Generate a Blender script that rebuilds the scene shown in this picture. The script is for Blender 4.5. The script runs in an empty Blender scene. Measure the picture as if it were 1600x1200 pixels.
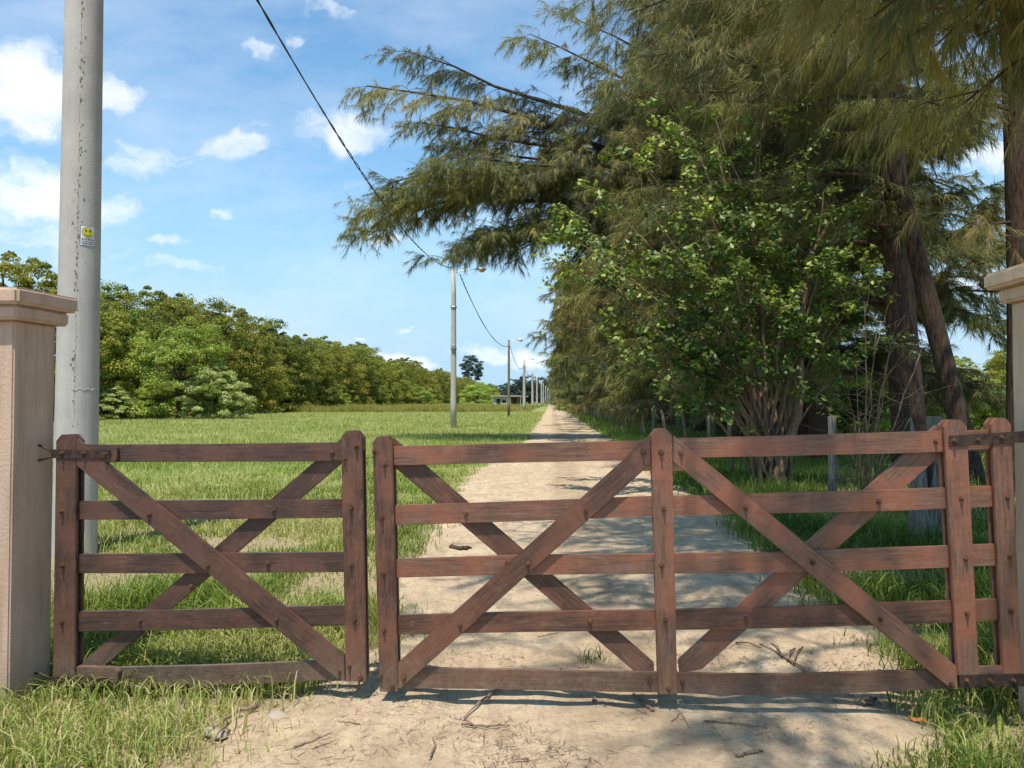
import bpy, bmesh, math, random
import numpy as np
from mathutils import Vector, Matrix
random.seed(7); rng = np.random.default_rng(7)
scene = bpy.context.scene
COL = scene.collection
R = math.radians

# ------------------------------------------------------------------ camera, sky, sun, exposure
F, HZ, EYE = 1150.0, 628.0, 1.5            # focal length in photo pixels, horizon row, eye height
PITCH = math.atan((HZ-600)/F)
cam_d = bpy.data.cameras.new('camera'); cam = bpy.data.objects.new('camera', cam_d); COL.objects.link(cam)
cam.location = (0, 0, EYE); cam.rotation_euler = (R(90)+PITCH, 0, 0)
cam_d.sensor_width = 36; cam_d.lens = F/1600*36; cam_d.clip_start = 0.05; cam_d.clip_end = 5000
scene.camera = cam
SUN_EL, SUN_AZ = 70.0, 14.5                # sun behind the camera, a little to the left
sv = Vector((-math.sin(R(SUN_AZ))*math.cos(R(SUN_EL)), -math.cos(R(SUN_AZ))*math.cos(R(SUN_EL)), math.sin(R(SUN_EL))))
sd = bpy.data.lights.new('sun', 'SUN'); sd.energy = 4.6; sd.angle = R(0.55); sd.color = (1.0, 0.94, 0.84)
so = bpy.data.objects.new('sun', sd); COL.objects.link(so); so.rotation_euler = sv.to_track_quat('Z', 'Y').to_euler()
scene.view_settings.view_transform = 'Standard'; scene.view_settings.look = 'None'
scene.view_settings.exposure = 0.4; scene.view_settings.gamma = 1

world = bpy.data.worlds.new('World'); scene.world = world; world.use_nodes = True
def build_world():
    nt = world.node_tree; N = nt.nodes; L = nt.links; N.clear()
    out = N.new('ShaderNodeOutputWorld'); bg = N.new('ShaderNodeBackground'); bg.inputs['Strength'].default_value = 0.105
    sky = N.new('ShaderNodeTexSky'); sky.sky_type = 'NISHITA'; sky.sun_disc = False
    sky.sun_elevation = R(SUN_EL); sky.sun_rotation = R(180+SUN_AZ); sky.air_density = 1.1; sky.dust_density = 0.3; sky.ozone_density = 3.0
    tc = N.new('ShaderNodeTexCoord'); sep = N.new('ShaderNodeSeparateXYZ'); L.new(tc.outputs['Generated'], sep.inputs[0])
    def m(op, a, b=None, c=None, clamp=False):
        n = N.new('ShaderNodeMath'); n.operation = op; n.use_clamp = clamp
        for i, v in enumerate((a, b, c)):
            if v is None: continue
            if isinstance(v, (int, float)): n.inputs[i].default_value = v
            else: L.new(v, n.inputs[i])
        return n.outputs[0]
    yy = m('MAXIMUM', sep.outputs[1], 0.02)
    u = m('DIVIDE', sep.outputs[0], yy); v = m('DIVIDE', sep.outputs[2], yy)
    cmb = N.new('ShaderNodeCombineXYZ'); L.new(u, cmb.inputs[0]); L.new(v, cmb.inputs[1])
    def noise(vec, scale, det, rough, dim='3D'):
        n = N.new('ShaderNodeTexNoise'); n.inputs['Scale'].default_value = scale; n.inputs['Detail'].default_value = det
        n.inputs['Roughness'].default_value = rough; L.new(vec, n.inputs['Vector']); return n
    def vm(op, a, b):
        n = N.new('ShaderNodeVectorMath'); n.operation = op
        for i, q in enumerate((a, b)):
            if isinstance(q, tuple): n.inputs[i].default_value = q
            elif q is not None: L.new(q, n.inputs[i])
        return n
    wn = noise(cmb.outputs[0], 9, 5, 0.6)
    d1 = vm('SUBTRACT', wn.outputs['Color'], (0.5, 0.5, 0.5)); d2 = vm('MULTIPLY', d1.outputs[0], (0.17, 0.10, 0))
    wp = vm('ADD', cmb.outputs[0], d2.outputs[0]).outputs[0]
    clouds = [  # px, py, rx, ry, weight
        (45,125,118,74,1.0),(165,125,64,42,.85),(30,180,70,44,.85),(35,300,105,66,.75),(160,318,60,30,.6),(60,375,110,34,.55),(218,232,74,40,.85),(365,228,70,30,.85),(395,190,22,26,.5),
        (545,190,86,36,.95),(388,66,28,16,.55),(452,50,24,12,.45),(236,60,40,20,.42),(338,325,22,14,.6),(262,372,44,14,.6),(170,388,50,26,.45),
        (250,415,100,14,.5),(440,332,60,14,.35),(600,366,52,14,.6),(530,6,66,14,.5),(645,514,20,6,.8),(562,527,14,5,.7),(455,552,40,8,.5),
        (640,560,80,13,.8),(560,575,90,12,.6),(760,553,50,14,.85),(822,562,50,18,.85),(700,575,60,10,.5),(1540,235,90,26,.8),(1480,255,50,16,.6),(1545,430,110,40,.6),(1200,210,160,60,.5),
        (1900,300,200,90,.9),(-300,250,180,80,.9),(-700,400,250,60,.8),(2400,420,300,70,.8)]
    acc = None
    for px, py, rx, ry, w in clouds:
        cu, cv = (px-800)/F, (HZ-py)/F
        a = vm('SUBTRACT', wp, (cu, cv, 0)); b = vm('MULTIPLY', a.outputs[0], (F/rx, F/ry, 0))
        ln = N.new('ShaderNodeVectorMath'); ln.operation = 'LENGTH'; L.new(b.outputs[0], ln.inputs[0])
        s = m('MULTIPLY', m('SUBTRACT', 1.4, ln.outputs['Value'], clamp=True), w)
        acc = s if acc is None else m('MAXIMUM', acc, s)
    st = N.new('ShaderNodeVectorMath'); st.operation = 'MULTIPLY'; L.new(wp, st.inputs[0]); st.inputs[1].default_value = (1, 1.7, 1)
    n2 = noise(st.outputs[0], 7, 8, 0.62)
    k = m('ADD', acc, m('MULTIPLY', m('SUBTRACT', n2.outputs['Fac'], 0.5), 2.3))
    mr = N.new('ShaderNodeMapRange'); mr.interpolation_type = 'SMOOTHSTEP'; L.new(k, mr.inputs[0])
    mr.inputs[1].default_value = 0.12; mr.inputs[2].default_value = 1.12; mr.inputs[3].default_value = 0; mr.inputs[4].default_value = 0.92
    # thin high cirrus veil
    st2 = N.new('ShaderNodeVectorMath'); st2.operation = 'MULTIPLY'; L.new(cmb.outputs[0], st2.inputs[0]); st2.inputs[1].default_value = (1, 2.6, 1)
    n3 = noise(st2.outputs[0], 2.6, 7, 0.6)
    mr2 = N.new('ShaderNodeMapRange'); L.new(n3.outputs['Fac'], mr2.inputs[0])
    mr2.inputs[1].default_value = 0.42; mr2.inputs[2].default_value = 0.8; mr2.inputs[3].default_value = 0.04; mr2.inputs[4].default_value = 0.42
    mask = m('MAXIMUM', mr.outputs[0], mr2.outputs[0])
    mask = m('MULTIPLY', mask, m('MULTIPLY', m('GREATER_THAN', sep.outputs[1], 0.03), m('GREATER_THAN', sep.outputs[2], -0.01)))
    n4 = noise(st.outputs[0], 13, 5, 0.6)
    cr = N.new('ShaderNodeMix'); cr.data_type = 'RGBA'; L.new(n4.outputs['Fac'], cr.inputs['Factor'])
    cr.inputs['A'].default_value = (7.2, 7.6, 8.2, 1); cr.inputs['B'].default_value = (8.8, 8.9, 9.0, 1)
    tn = N.new('ShaderNodeMix'); tn.data_type = 'RGBA'; tn.blend_type = 'MULTIPLY'; tn.inputs['Factor'].default_value = 1; L.new(sky.outputs[0], tn.inputs['A']); tn.inputs['B'].default_value = (0.98, 1.42, 1.48, 1)
    hz = N.new('ShaderNodeMapRange'); hz.interpolation_type = 'SMOOTHERSTEP'; L.new(sep.outputs[2], hz.inputs[0])
    for i_, v_ in enumerate((-.02, .42, 1, 0)): hz.inputs[i_+1].default_value = v_
    pale = N.new('ShaderNodeMix'); pale.data_type = 'RGBA'; L.new(hz.outputs[0], pale.inputs['Factor']); L.new(tn.outputs['Result'], pale.inputs['A']); pale.inputs['B'].default_value = (3.5, 5.35, 7.0, 1)
    mx = N.new('ShaderNodeMix'); mx.data_type = 'RGBA'; L.new(mask, mx.inputs['Factor']); L.new(pale.outputs['Result'], mx.inputs['A']); L.new(cr.outputs['Result'], mx.inputs['B'])
    L.new(mx.outputs['Result'], bg.inputs['Color']); L.new(bg.outputs[0], out.inputs[0])
build_world()

# ------------------------------------------------------------------ helpers
def ray(px, py):
    x, z = (px-800)/F, (600-py)/F
    c, s = math.cos(PITCH), math.sin(PITCH)
    return Vector((x, c - z*s, s + z*c))
def at(px, py, Y):                 # world point seen at a photo pixel, Y metres ahead
    r = ray(px, py); return Vector((0, 0, EYE)) + r*(Y/r.y)
def gnd(px, py, z=0.0):            # ground point seen at a photo pixel
    r = ray(px, py); return Vector((0, 0, EYE)) + r*((z-EYE)/r.z)
LANE = 62.0/F                      # the lane runs slightly to the right
def lane(off, Y, z=0.0): return Vector((off + LANE*Y, Y, z))

def hsh(ix, iy, s):
    n = (ix*374761393 + iy*668265263 + s*974711) & 0xffffffff
    n = ((n ^ (n >> 13))*1274126177) & 0xffffffff
    return ((n ^ (n >> 16)) & 0xffff)/65535.0
def vnoise(x, y, s=0):
    x = np.asarray(x, float); y = np.asarray(y, float)
    ix = np.floor(x).astype(np.int64); iy = np.floor(y).astype(np.int64); fx = x-ix; fy = y-iy
    fx = fx*fx*(3-2*fx); fy = fy*fy*(3-2*fy)
    a = hsh(ix, iy, s); b = hsh(ix+1, iy, s); c = hsh(ix, iy+1, s); d = hsh(ix+1, iy+1, s)
    return (a*(1-fx)+b*fx)*(1-fy) + (c*(1-fx)+d*fx)*fy
def fbm(x, y, o=4, s=0):
    t = 0; a = 0.5; k = 1.0; w = 0
    for i in range(o): t = t + a*vnoise(np.asarray(x)*k, np.asarray(y)*k, s+i*17); w += a; a *= .5; k *= 2.03
    return t/w

def tag(o, label=None, cat=None, group=None, kind=None):
    if label: o['label'] = label
    if cat: o['category'] = cat
    if group: o['group'] = group
    if kind: o['kind'] = kind
    return o
def empty(name, loc, label, cat, group=None, rz=0):
    o = bpy.data.objects.new(name, None); COL.objects.link(o); o.location = loc; o.rotation_euler = (0, 0, rz)
    o.empty_display_size = 0.1
    return tag(o, label, cat, group)
def link(name, me, mat, parent=None, local=False, smooth=False):
    o = bpy.data.objects.new(name, me); COL.objects.link(o)
    if mat and not me.materials:
        for q in (mat if isinstance(mat, (list, tuple)) else [mat]): me.materials.append(q)
    if smooth: me.shade_smooth()
    if parent:
        if not local: me.transform(Matrix.Translation(-parent.location))
        o.parent = parent
    return o
def npmesh(name, V, Fc, tint=None):
    V = np.asarray(V, np.float32); Fc = np.asarray(Fc, np.int32)
    me = bpy.data.meshes.new(name); me.vertices.add(len(V)); me.vertices.foreach_set('co', V.ravel())
    n, k = Fc.shape; me.loops.add(n*k); me.loops.foreach_set('vertex_index', Fc.ravel())
    me.polygons.add(n); me.polygons.foreach_set('loop_start', np.arange(0, n*k, k, dtype=np.int32))
    me.update(calc_edges=True)
    if tint is not None:
        a = me.attributes.new('tint', 'FLOAT', 'POINT'); a.data.foreach_set('value', np.asarray(tint, np.float32))
    return me
def tube_arrays(paths):            # paths: list of (pts, radii, sides)
    V = []; Q = []; b = 0
    for pts, rad, sd_ in paths:
        pts = [Vector(p) for p in pts]; n = len(pts)
        up = Vector((0.31, 0.17, 0.93)) if abs((pts[-1]-pts[0]).normalized().z) < .9 else Vector((1, .1, 0))
        for i, p in enumerate(pts):
            t = (pts[min(i+1, n-1)]-pts[max(i-1, 0)]).normalized()
            e1 = t.cross(up); e1.normalize(); e2 = t.cross(e1)
            r = rad[i]
            for k in range(sd_):
                a = 2*math.pi*k/sd_
                rr = r
                V.append(p + e1*math.cos(a)*rr + e2*math.sin(a)*rr)
        for i in range(n-1):
            for k in range(sd_):
                k2 = (k+1) % sd_
                Q.append((b+i*sd_+k, b+i*sd_+k2, b+(i+1)*sd_+k2, b+(i+1)*sd_+k))
        b += n*sd_
    return [tuple(v) for v in V], Q
def tube_mesh(name, paths, caps=True):
    V, Q = tube_arrays(paths)
    faces = list(Q)
    if caps:
        b = 0
        for pts, rad, s_ in paths:
            n = len(pts); faces.append(tuple(range(b, b+s_))[::-1]); faces.append(tuple(range(b+(n-1)*s_, b+n*s_))); b += n*s_
    me = bpy.data.meshes.new(name); me.from_pydata(V, [], faces); me.update(); 
    bm = bmesh.new(); bm.from_mesh(me); bmesh.ops.recalc_face_normals(bm, faces=bm.faces); bm.to_mesh(me); bm.free()
    me.shade_smooth(); return me
def bm_mesh(name, bm, bevel=0, seg=1):
    if bevel: bmesh.ops.bevel(bm, geom=bm.edges[:], offset=bevel, segments=seg, affect='EDGES', clamp_overlap=True)
    bmesh.ops.recalc_face_normals(bm, faces=bm.faces)
    me = bpy.data.meshes.new(name); bm.to_mesh(me); bm.free(); return me
def add_box(bm, c, s, rot=None, taper=None):
    M = Matrix.Translation(c) @ (rot.to_4x4() if rot else Matrix.Identity(4)) @ Matrix.Diagonal((s[0], s[1], s[2], 1))
    return bmesh.ops.create_cube(bm, size=1, matrix=M)['verts']
def add_prism(bm, ring, off):       # ring: 3D points, off: extrusion vector
    a = [bm.verts.new(p) for p in ring]; b = [bm.verts.new(p+off) for p in ring]; n = len(a)
    bm.faces.new(a); bm.faces.new(b[::-1])
    for i in range(n): bm.faces.new((a[i], b[i], b[(i+1) % n], a[(i+1) % n]))

# ------------------------------------------------------------------ materials
class Mt:
    def __init__(s, name):
        s.m = bpy.data.materials.new(name); s.m.use_nodes = True; s.nt = s.m.node_tree; s.N = s.nt.nodes; s.L = s.nt.links
        s.bsdf = s.N['Principled BSDF']; s.out = s.N['Material Output']
    def n(s, t, **kw):
        n = s.N.new(t)
        for k, v in kw.items():
            if hasattr(n, k): setattr(n, k, v)
        return n
    def set(s, node, i, v):
        if isinstance(v, (int, float)): node.inputs[i].default_value = v
        elif isinstance(v, tuple): node.inputs[i].default_value = v
        else: s.L.new(v, node.inputs[i])
    def coord(s, kind='Object', scale=(1, 1, 1), rot=(0, 0, 0)):
        if kind == 'UV': v = s.n('ShaderNodeUVMap').outputs[0]
        elif kind == 'Pos': v = s.n('ShaderNodeNewGeometry').outputs['Position']
        else: v = s.n('ShaderNodeTexCoord').outputs[kind]
        mp = s.n('ShaderNodeMapping'); s.L.new(v, mp.inputs[0]); mp.inputs['Scale'].default_value = scale; mp.inputs['Rotation'].default_value = rot
        return mp.outputs[0]
    def noise(s, vec, scale=5, detail=4, rough=.55, dist=0, col=False):
        n = s.n('ShaderNodeTexNoise'); s.L.new(vec, n.inputs['Vector']); n.inputs['Scale'].default_value = scale
        n.inputs['Detail'].default_value = detail; n.inputs['Roughness'].default_value = rough; n.inputs['Distortion'].default_value = dist
        return n.outputs['Color' if col else 'Fac']
    def ramp(s, fac, stops, interp='LINEAR'):
        n = s.n('ShaderNodeValToRGB'); s.L.new(fac, n.inputs[0]); e = n.color_ramp.elements; n.color_ramp.interpolation = interp
        while len(e) < len(stops): e.new(.5)
        for q, (p, c) in zip(e, stops):
            q.position = p; q.color = (c, c, c, 1) if isinstance(c, (int, float)) else (*c, 1)
        return n.outputs[0]
    def mr(s, f, a, b, c=0, d=1, smooth=False):
        n = s.n('ShaderNodeMapRange'); s.L.new(f, n.inputs[0])
        if smooth: n.interpolation_type = 'SMOOTHSTEP'
        for i, v in enumerate((a, b, c, d)): n.inputs[i+1].default_value = v
        return n.outputs[0]
    def mix(s, f, a, b, mode='MIX'):
        n = s.n('ShaderNodeMix'); n.data_type = 'RGBA'; n.blend_type = mode
        s.set(n, 'Factor', f); s.set(n, 'A', a if not (isinstance(a, tuple) and len(a) == 3) else (*a, 1)); s.set(n, 'B', b if not (isinstance(b, tuple) and len(b) == 3) else (*b, 1))
        return n.outputs['Result']
    def math(s, op, a, b=0.0, clamp=False):
        n = s.n('ShaderNodeMath'); n.operation = op; n.use_clamp = clamp; s.set(n, 0, a); s.set(n, 1, b); return n.outputs[0]
    def base(s, c): s.set(s.bsdf, 'Base Color', (*c, 1) if isinstance(c, tuple) and len(c) == 3 else c); return s
    def rough(s, r, spec=None):
        s.set(s.bsdf, 'Roughness', r)
        if spec is not None: s.bsdf.inputs['Specular IOR Level'].default_value = spec
        return s
    def bump(s, h, strength=.3, dist=.01, prev=None):
        b = s.n('ShaderNodeBump'); s.L.new(h, b.inputs['Height']); b.inputs['Strength'].default_value = strength; b.inputs['Distance'].default_value = dist
        if prev is not None: s.L.new(prev, b.inputs['Normal'])
        s.L.new(b.outputs[0], s.bsdf.inputs['Normal']); return b.outputs[0]

def mat_wood(name, c_dark, c_mid, c_red, wear):
    M = Mt(name); uv = M.coord('UV', (1.6, 26, 1)); uvb = M.coord('UV', (3.0, 5, 1)); uvc = M.coord('UV', (14, 3, 1))
    g = M.noise(uv, 3.2, 8, .62, .25); g2 = M.noise(M.coord('UV', (2.5, 90, 1)), 4, 4, .6)
    c = M.mix(M.ramp(g, [(.38, 0), (.6, 1)]), c_dark, c_mid)
    gf = M.noise(M.coord('UV', (5, 130, 1)), 3, 5, .7); c = M.mix(M.ramp(gf, [(.38, .35), (.54, 0)]), c, tuple(q*.6 for q in c_dark))
    blot = M.noise(uvb, 1.1, 5, .55); c = M.mix(M.ramp(blot, [(.45, 0), (.58, .9)]), c, c_red)
    # vertical rain streaks where the varnish is gone
    st = M.noise(uvc, 2.2, 5, .7); c = M.mix(M.ramp(st, [(.48, 0), (.76, .4)]), c, (c_dark[0]*.6, c_dark[1]*.6, c_dark[2]*.62))
    wn = M.noise(M.coord('UV', (2.2, 9, 1)), 2.6, 9, .72, .3); c = M.mix(M.ramp(wn, [(.56, 0), (.74, wear)]), c, (.29, .215, .155))
    ws = M.noise(M.coord('UV', (7, 60, 1)), 2.5, 7, .75); c = M.mix(M.ramp(ws, [(.57, 0), (.66, wear*.9)]), c, (.36, .29, .22))
    # flecks and pale scratches
    fl = M.noise(M.coord('UV', (30, 42, 1)), 2.0, 3, .6); c = M.mix(M.ramp(fl, [(.735, 0), (.77, .7)]), c, (.5, .42, .34))
    # dust splashed up from the lane on the low timbers
    z = M.n('ShaderNodeSeparateXYZ'); M.L.new(M.coord('Pos'), z.inputs[0])
    dz = M.math('ADD', z.outputs[2], M.math('MULTIPLY', M.noise(M.coord('Pos'), 9, 5, .7), .45))
    dust = M.mr(dz, .62, .2, 0, .6, True); c = M.mix(dust, c, M.ramp(M.noise(M.coord('Pos'), 40, 5, .7), [(.35, (.12, .085, .055)), (.65, (.25, .19, .13))]))
    M.base(c); M.rough(M.mr(g, .3, .7, .36, .6), .45)
    b = M.bump(g2, .28, .002); M.bump(g, .35, .004, b)
    return M.m
W_DARK = mat_wood('varnished_wood_dark', (.045, .025, .019), (.092, .046, .033), (.125, .056, .037), .3)
W_MID = mat_wood('varnished_wood', (.06, .029, .019), (.128, .059, .037), (.17, .07, .04), .4)
W_RED = mat_wood('varnished_wood_red', (.125, .06, .038), (.215, .11, .07), (.26, .095, .052), .5)
def mat_palewood():
    M = Mt('pale_wood'); c = M.ramp(M.noise(M.coord('UV', (2, 22, 1)), 3, 5), [(.3, (.42, .31, .14)), (.7, (.6, .47, .25))]); M.base(c).rough(.7); return M.m
W_PALE = mat_palewood()
def mat_iron(name, c1, c2):
    M = Mt(name); n = M.noise(M.coord('Pos'), 38, 5, .65)
    M.base(M.ramp(n, [(.35, c1), (.62, c2)])); M.rough(.62, .5); M.bsdf.inputs['Metallic'].default_value = .35; M.bump(n, .3, .002); return M.m
IRON = mat_iron('dark_iron', (.02, .017, .017), (.085, .045, .028))
RUST = mat_iron('rusty_iron', (.045, .028, .02), (.2, .085, .035))
def mat_stucco(name, c1, c2):
    M = Mt(name); P = M.coord('Pos')
    n = M.noise(P, 55, 4, .6); n2 = M.noise(P, 2.4, 5, .6); n3 = M.noise(M.coord('Pos', (9, 9, .9)), 1.5, 5, .65)
    c = M.mix(M.ramp(n2, [(.3, 0), (.7, 1)]), c1, c2); c = M.mix(M.ramp(n3, [(.47, 0), (.68, .5)]), c, (c1[0]*.62, c1[1]*.6, c1[2]*.55))
    z = M.n('ShaderNodeSeparateXYZ'); M.L.new(P, z.inputs[0])
    c = M.mix(M.mr(M.math('ADD', z.outputs[2], M.math('MULTIPLY', n2, .3)), .5, .12, 0, .55, True), c, (.26, .2, .14))
    c = M.mix(M.ramp(M.noise(P, 120, 2, .5), [(.4, 0), (.62, .14)]), c, (c1[0]*.6, c1[1]*.58, c1[2]*.55))
    M.base(c); M.rough(.92, .15); b = M.bump(n, .55, .006); M.bump(M.noise(P, 160, 3, .6), .35, .003, b); return M.m
STUC = mat_stucco('pink_stucco', (.53, .36, .26), (.60, .43, .32))
STUC2 = mat_stucco('cream_stucco', (.56, .41, .27), (.62, .47, .32))
def mat_concrete():
    M = Mt('pole_concrete'); P = M.coord('Object'); n = M.noise(P, 3.0, 6, .6); n2 = M.noise(P, 46, 4, .6)
    c = M.ramp(n, [(.3, (.42, .38, .335)), (.7, (.53, .49, .435))])
    c = M.mix(M.ramp(n2, [(.58, 0), (.72, .35)]), c, (.25, .235, .22))
    c = M.mix(M.ramp(M.noise(M.coord('Object', (6, 6, .5)), 2, 4, .6), [(.5, 0), (.75, .4)]), c, (.30, .285, .27))
    z = M.n('ShaderNodeSeparateXYZ'); M.L.new(P, z.inputs[0])
    M.base(c); M.rough(.85, .2); M.bump(n2, .4, .004); return M.m
CONC = mat_concrete()
def mat_plain(name, c, r=.6, met=0, var=.25, sc=12):
    M = Mt(name); n = M.noise(M.coord('Object'), sc, 4, .6)
    M.base(M.ramp(n, [(.3, tuple(q*(1-var) for q in c)), (.7, tuple(min(1, q*(1+var)) for q in c))])); M.rough(r); M.bsdf.inputs['Metallic'].default_value = met
    return M.m
PIT = mat_plain('pit_shadow_dirt', (.17, .145, .125), .95)
CABLE = mat_plain('black_cable', (.012, .013, .018), .45)
STEEL = mat_plain('galvanised_steel', (.42, .43, .44), .4, .7)
LAMPW = mat_plain('white_lamp', (.8, .8, .76), .3, var=.05)
LAMPO = mat_plain('amber_glass', (.75, .32, .05), .3, var=.1)
S_WHITE = mat_plain('sticker_white', (.75, .76, .78), .4, var=.05); S_YEL = mat_plain('sticker_yellow', (.72, .58, .03), .4, var=.06); S_BLK = mat_plain('sticker_ink', (.01, .012, .02), .5)
def mat_bark(name, c1, c2, sc=(14, 14, 3), b=.02):
    M = Mt(name); v = M.coord('Object', sc); n = M.noise(v, 1.6, 7, .68, .4); n2 = M.noise(M.coord('Object'), 1.4, 4, .6)
    M.base(M.mix(M.ramp(n2, [(.35, 0), (.7, .45)]), M.ramp(n, [(.40, c1), (.60, c2)]), tuple(q*1.3 for q in c2))); M.rough(.9, .15); M.bump(n, .8, b); return M.m
BARK = mat_bark('casuarina_bark', (.022, .014, .011), (.125, .082, .06), (22, 22, 3.2), .05)
BARK_S = mat_bark('shrub_bark', (.10, .06, .035), (.30, .20, .12), (20, 20, 4), .008)
BARK_G = mat_bark('grey_weathered_wood', (.075, .06, .045), (.26, .215, .165), (30, 30, 2.5), .01)
TWIG = mat_bark('dry_twig', (.10, .065, .045), (.27, .19, .13), (20, 20, 20), .003)
STONE = mat_plain('pale_stone', (.36, .30, .235), .9, var=.12)
LEAFO = mat_plain('orange_dead_leaf', (.5, .2, .04), .7)

def mat_leaf(name, stops, trans=.3, rough=.55, spec=.3, patch=None, psc=.5):
    M = Mt(name); a = M.n('ShaderNodeAttribute'); a.attribute_name = 'tint'
    c = M.ramp(a.outputs['Fac'], stops)
    if patch:
        pn = M.noise(M.coord('Pos'), psc, 3, .55); c = M.mix(M.ramp(pn, [(.42, 0), (.62, .8)]), c, M.mix(.5, c, patch))
    oi = M.n('ShaderNodeObjectInfo'); h = M.n('ShaderNodeHueSaturation'); M.L.new(c, h.inputs['Color'])
    M.L.new(M.mr(oi.outputs['Random'], 0, 1, .482, .514), h.inputs['Hue']); M.L.new(M.mr(oi.outputs['Random'], 0, 1, .85, 1.18), h.inputs['Value'])
    c = h.outputs[0]; M.base(c); M.rough(rough, spec)
    t = M.n('ShaderNodeBsdfTranslucent'); M.L.new(M.mix(1.0, c, (1.0, 1.05, .5), 'MULTIPLY'), t.inputs[0])
    mx = M.n('ShaderNodeMixShader'); mx.inputs[0].default_value = trans
    M.L.new(M.bsdf.outputs[0], mx.inputs[1]); M.L.new(t.outputs[0], mx.inputs[2]); M.L.new(mx.outputs[0], M.out.inputs[0]); return M.m
NEED = mat_leaf('casuarina_needles', [(0, (.06, .048, .028)), (.15, (.065, .08, .038)), (.5, (.145, .168, .065)), (.85, (.27, .265, .085)), (1, (.36, .30, .12))], .2, .55, .3, (.40, .34, .07), .35)
BELT = mat_leaf('belt_leaves', [(0, (.06, .075, .02)), (.3, (.13, .165, .035)), (.65, (.26, .27, .05)), (1, (.42, .37, .055))], .3, .6, .2, (.25, .27, .04), .12)
BUSHG = mat_leaf('bright_bush_leaves', [(0, (.15, .21, .04)), (.5, (.34, .44, .08)), (1, (.52, .56, .16))], .4, .6, .25)
FEATH = mat_leaf('feathery_pale_leaves', [(0, (.26, .31, .09)), (.5, (.44, .49, .18)), (1, (.6, .6, .32))], .4, .6, .25)
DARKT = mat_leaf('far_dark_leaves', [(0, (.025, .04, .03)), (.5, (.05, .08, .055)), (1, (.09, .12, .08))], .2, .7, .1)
PRIV = mat_leaf('privet_leaves', [(0, (.05, .09, .025)), (.45, (.115, .20, .04)), (.8, (.22, .33, .05)), (1, (.40, .50, .08))], .25, .42, .4)
GRASS = mat_leaf('grass_blades', [(0, (.05, .09, .014)), (.3, (.13, .19, .028)), (.55, (.27, .31, .065)), (.78, (.42, .39, .15)), (1, (.56, .48, .26))], .3, .6, .2)
WEED = mat_leaf('tall_weed_stems', [(0, (.22, .29, .05)), (.45, (.40, .42, .11)), (.8, (.6, .5, .2)), (1, (.65, .46, .26))], .5, .7, .1)

def mat_dirt():
    M = Mt('sandy_dirt'); P = M.coord('Pos')
    big = M.noise(P, .55, 5, .6); mid = M.noise(P, 3.2, 6, .62); fine = M.noise(P, 60, 6, .7); grit = M.noise(P, 190, 3, .6)
    c = M.mix(M.ramp(big, [(.35, 0), (.68, 1)]), (.52, .395, .25), (.61, .485, .325))
    c = M.mix(M.ramp(mid, [(.42, 0), (.62, .75)]), c, (.43, .32, .205))
    pk = M.noise(P, 1.1, 4, .6); c = M.mix(M.ramp(pk, [(.52, 0), (.62, .5)]), c, (.53, .36, .25))
    lt = M.noise(M.coord('Pos', (1, 1, 1), (0, 0, .8)), 2.1, 7, .7); c = M.mix(M.ramp(lt, [(.56, 0), (.66, .8)]), c, (.64, .53, .385))
    cf = M.noise(P, 11, 7, .75, .6); c = M.mix(M.ramp(cf, [(.36, .7), (.47, 0)]), c, (.26, .185, .12))
    c = M.mix(M.ramp(fine, [(.3, .75), (.5, 0)]), c, (.27, .195, .125))
    c = M.mix(M.ramp(grit, [(.62, 0), (.74, .55)]), c, (.6, .52, .42))
    c = M.mix(M.ramp(M.noise(P, 26, 5, .7, .8), [(.58, 0), (.65, .55)]), c, (.22, .155, .10))
    # streaky raked marks along the lane
    s = M.noise(M.coord('Pos', (9, 1.6, 1), (0, 0, R(-3))), 1.2, 6, .7); c = M.mix(M.ramp(s, [(.47, 0), (.68, .6)]), c, (.31, .235, .16))
    sp = M.n('ShaderNodeSeparateXYZ'); M.L.new(P, sp.inputs[0]); off = M.math('ADD', M.math('SUBTRACT', sp.outputs[0], M.math('MULTIPLY', sp.outputs[1], LANE)), M.math('MULTIPLY', pk, .5))
    mid_strip = M.mr(M.math('ABSOLUTE', M.math('SUBTRACT', off, .55)), .1, .42, .75, 0, True)
    c = M.mix(M.math('MULTIPLY', mid_strip, M.ramp(mid, [(.35, .25), (.6, 1)])), c, (.30, .215, .14))
    M.base(c); M.rough(.95, .1); b = M.bump(mid, .6, .05); b = M.bump(cf, .8, .02, b); b = M.bump(fine, .8, .01, b); M.bump(grit, .6, .004, b); return M.m
DIRT = mat_dirt()
def mat_ground():
    M = Mt('field_ground'); P = M.coord('Pos')
    a = M.noise(P, .11, 5, .6); b = M.noise(P, 1.3, 6, .65); c_ = M.noise(P, 26, 5, .7)
    c = M.mix(M.ramp(a, [(.35, 0), (.65, 1)]), (.17, .23, .05), (.30, .31, .10))
    c = M.mix(M.ramp(b, [(.48, 0), (.7, .75)]), c, (.42, .38, .17)); c = M.mix(M.ramp(c_, [(.4, .5), (.6, 0)]), c, (.11, .14, .04))
    s = M.n('ShaderNodeSeparateXYZ'); M.L.new(P, s.inputs[0])
    near = M.mr(M.math('ADD', s.outputs[1], M.math('MULTIPLY', b, 4.0)), 17, 9, 0, .92, True)
    c = M.mix(near, c, M.ramp(c_, [(.3, (.17, .125, .07)), (.7, (.40, .31, .19))]))
    M.base(c); M.rough(.95, .1); M.bump(b, .5, .05); return M.m
GROUND = mat_ground()
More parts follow.
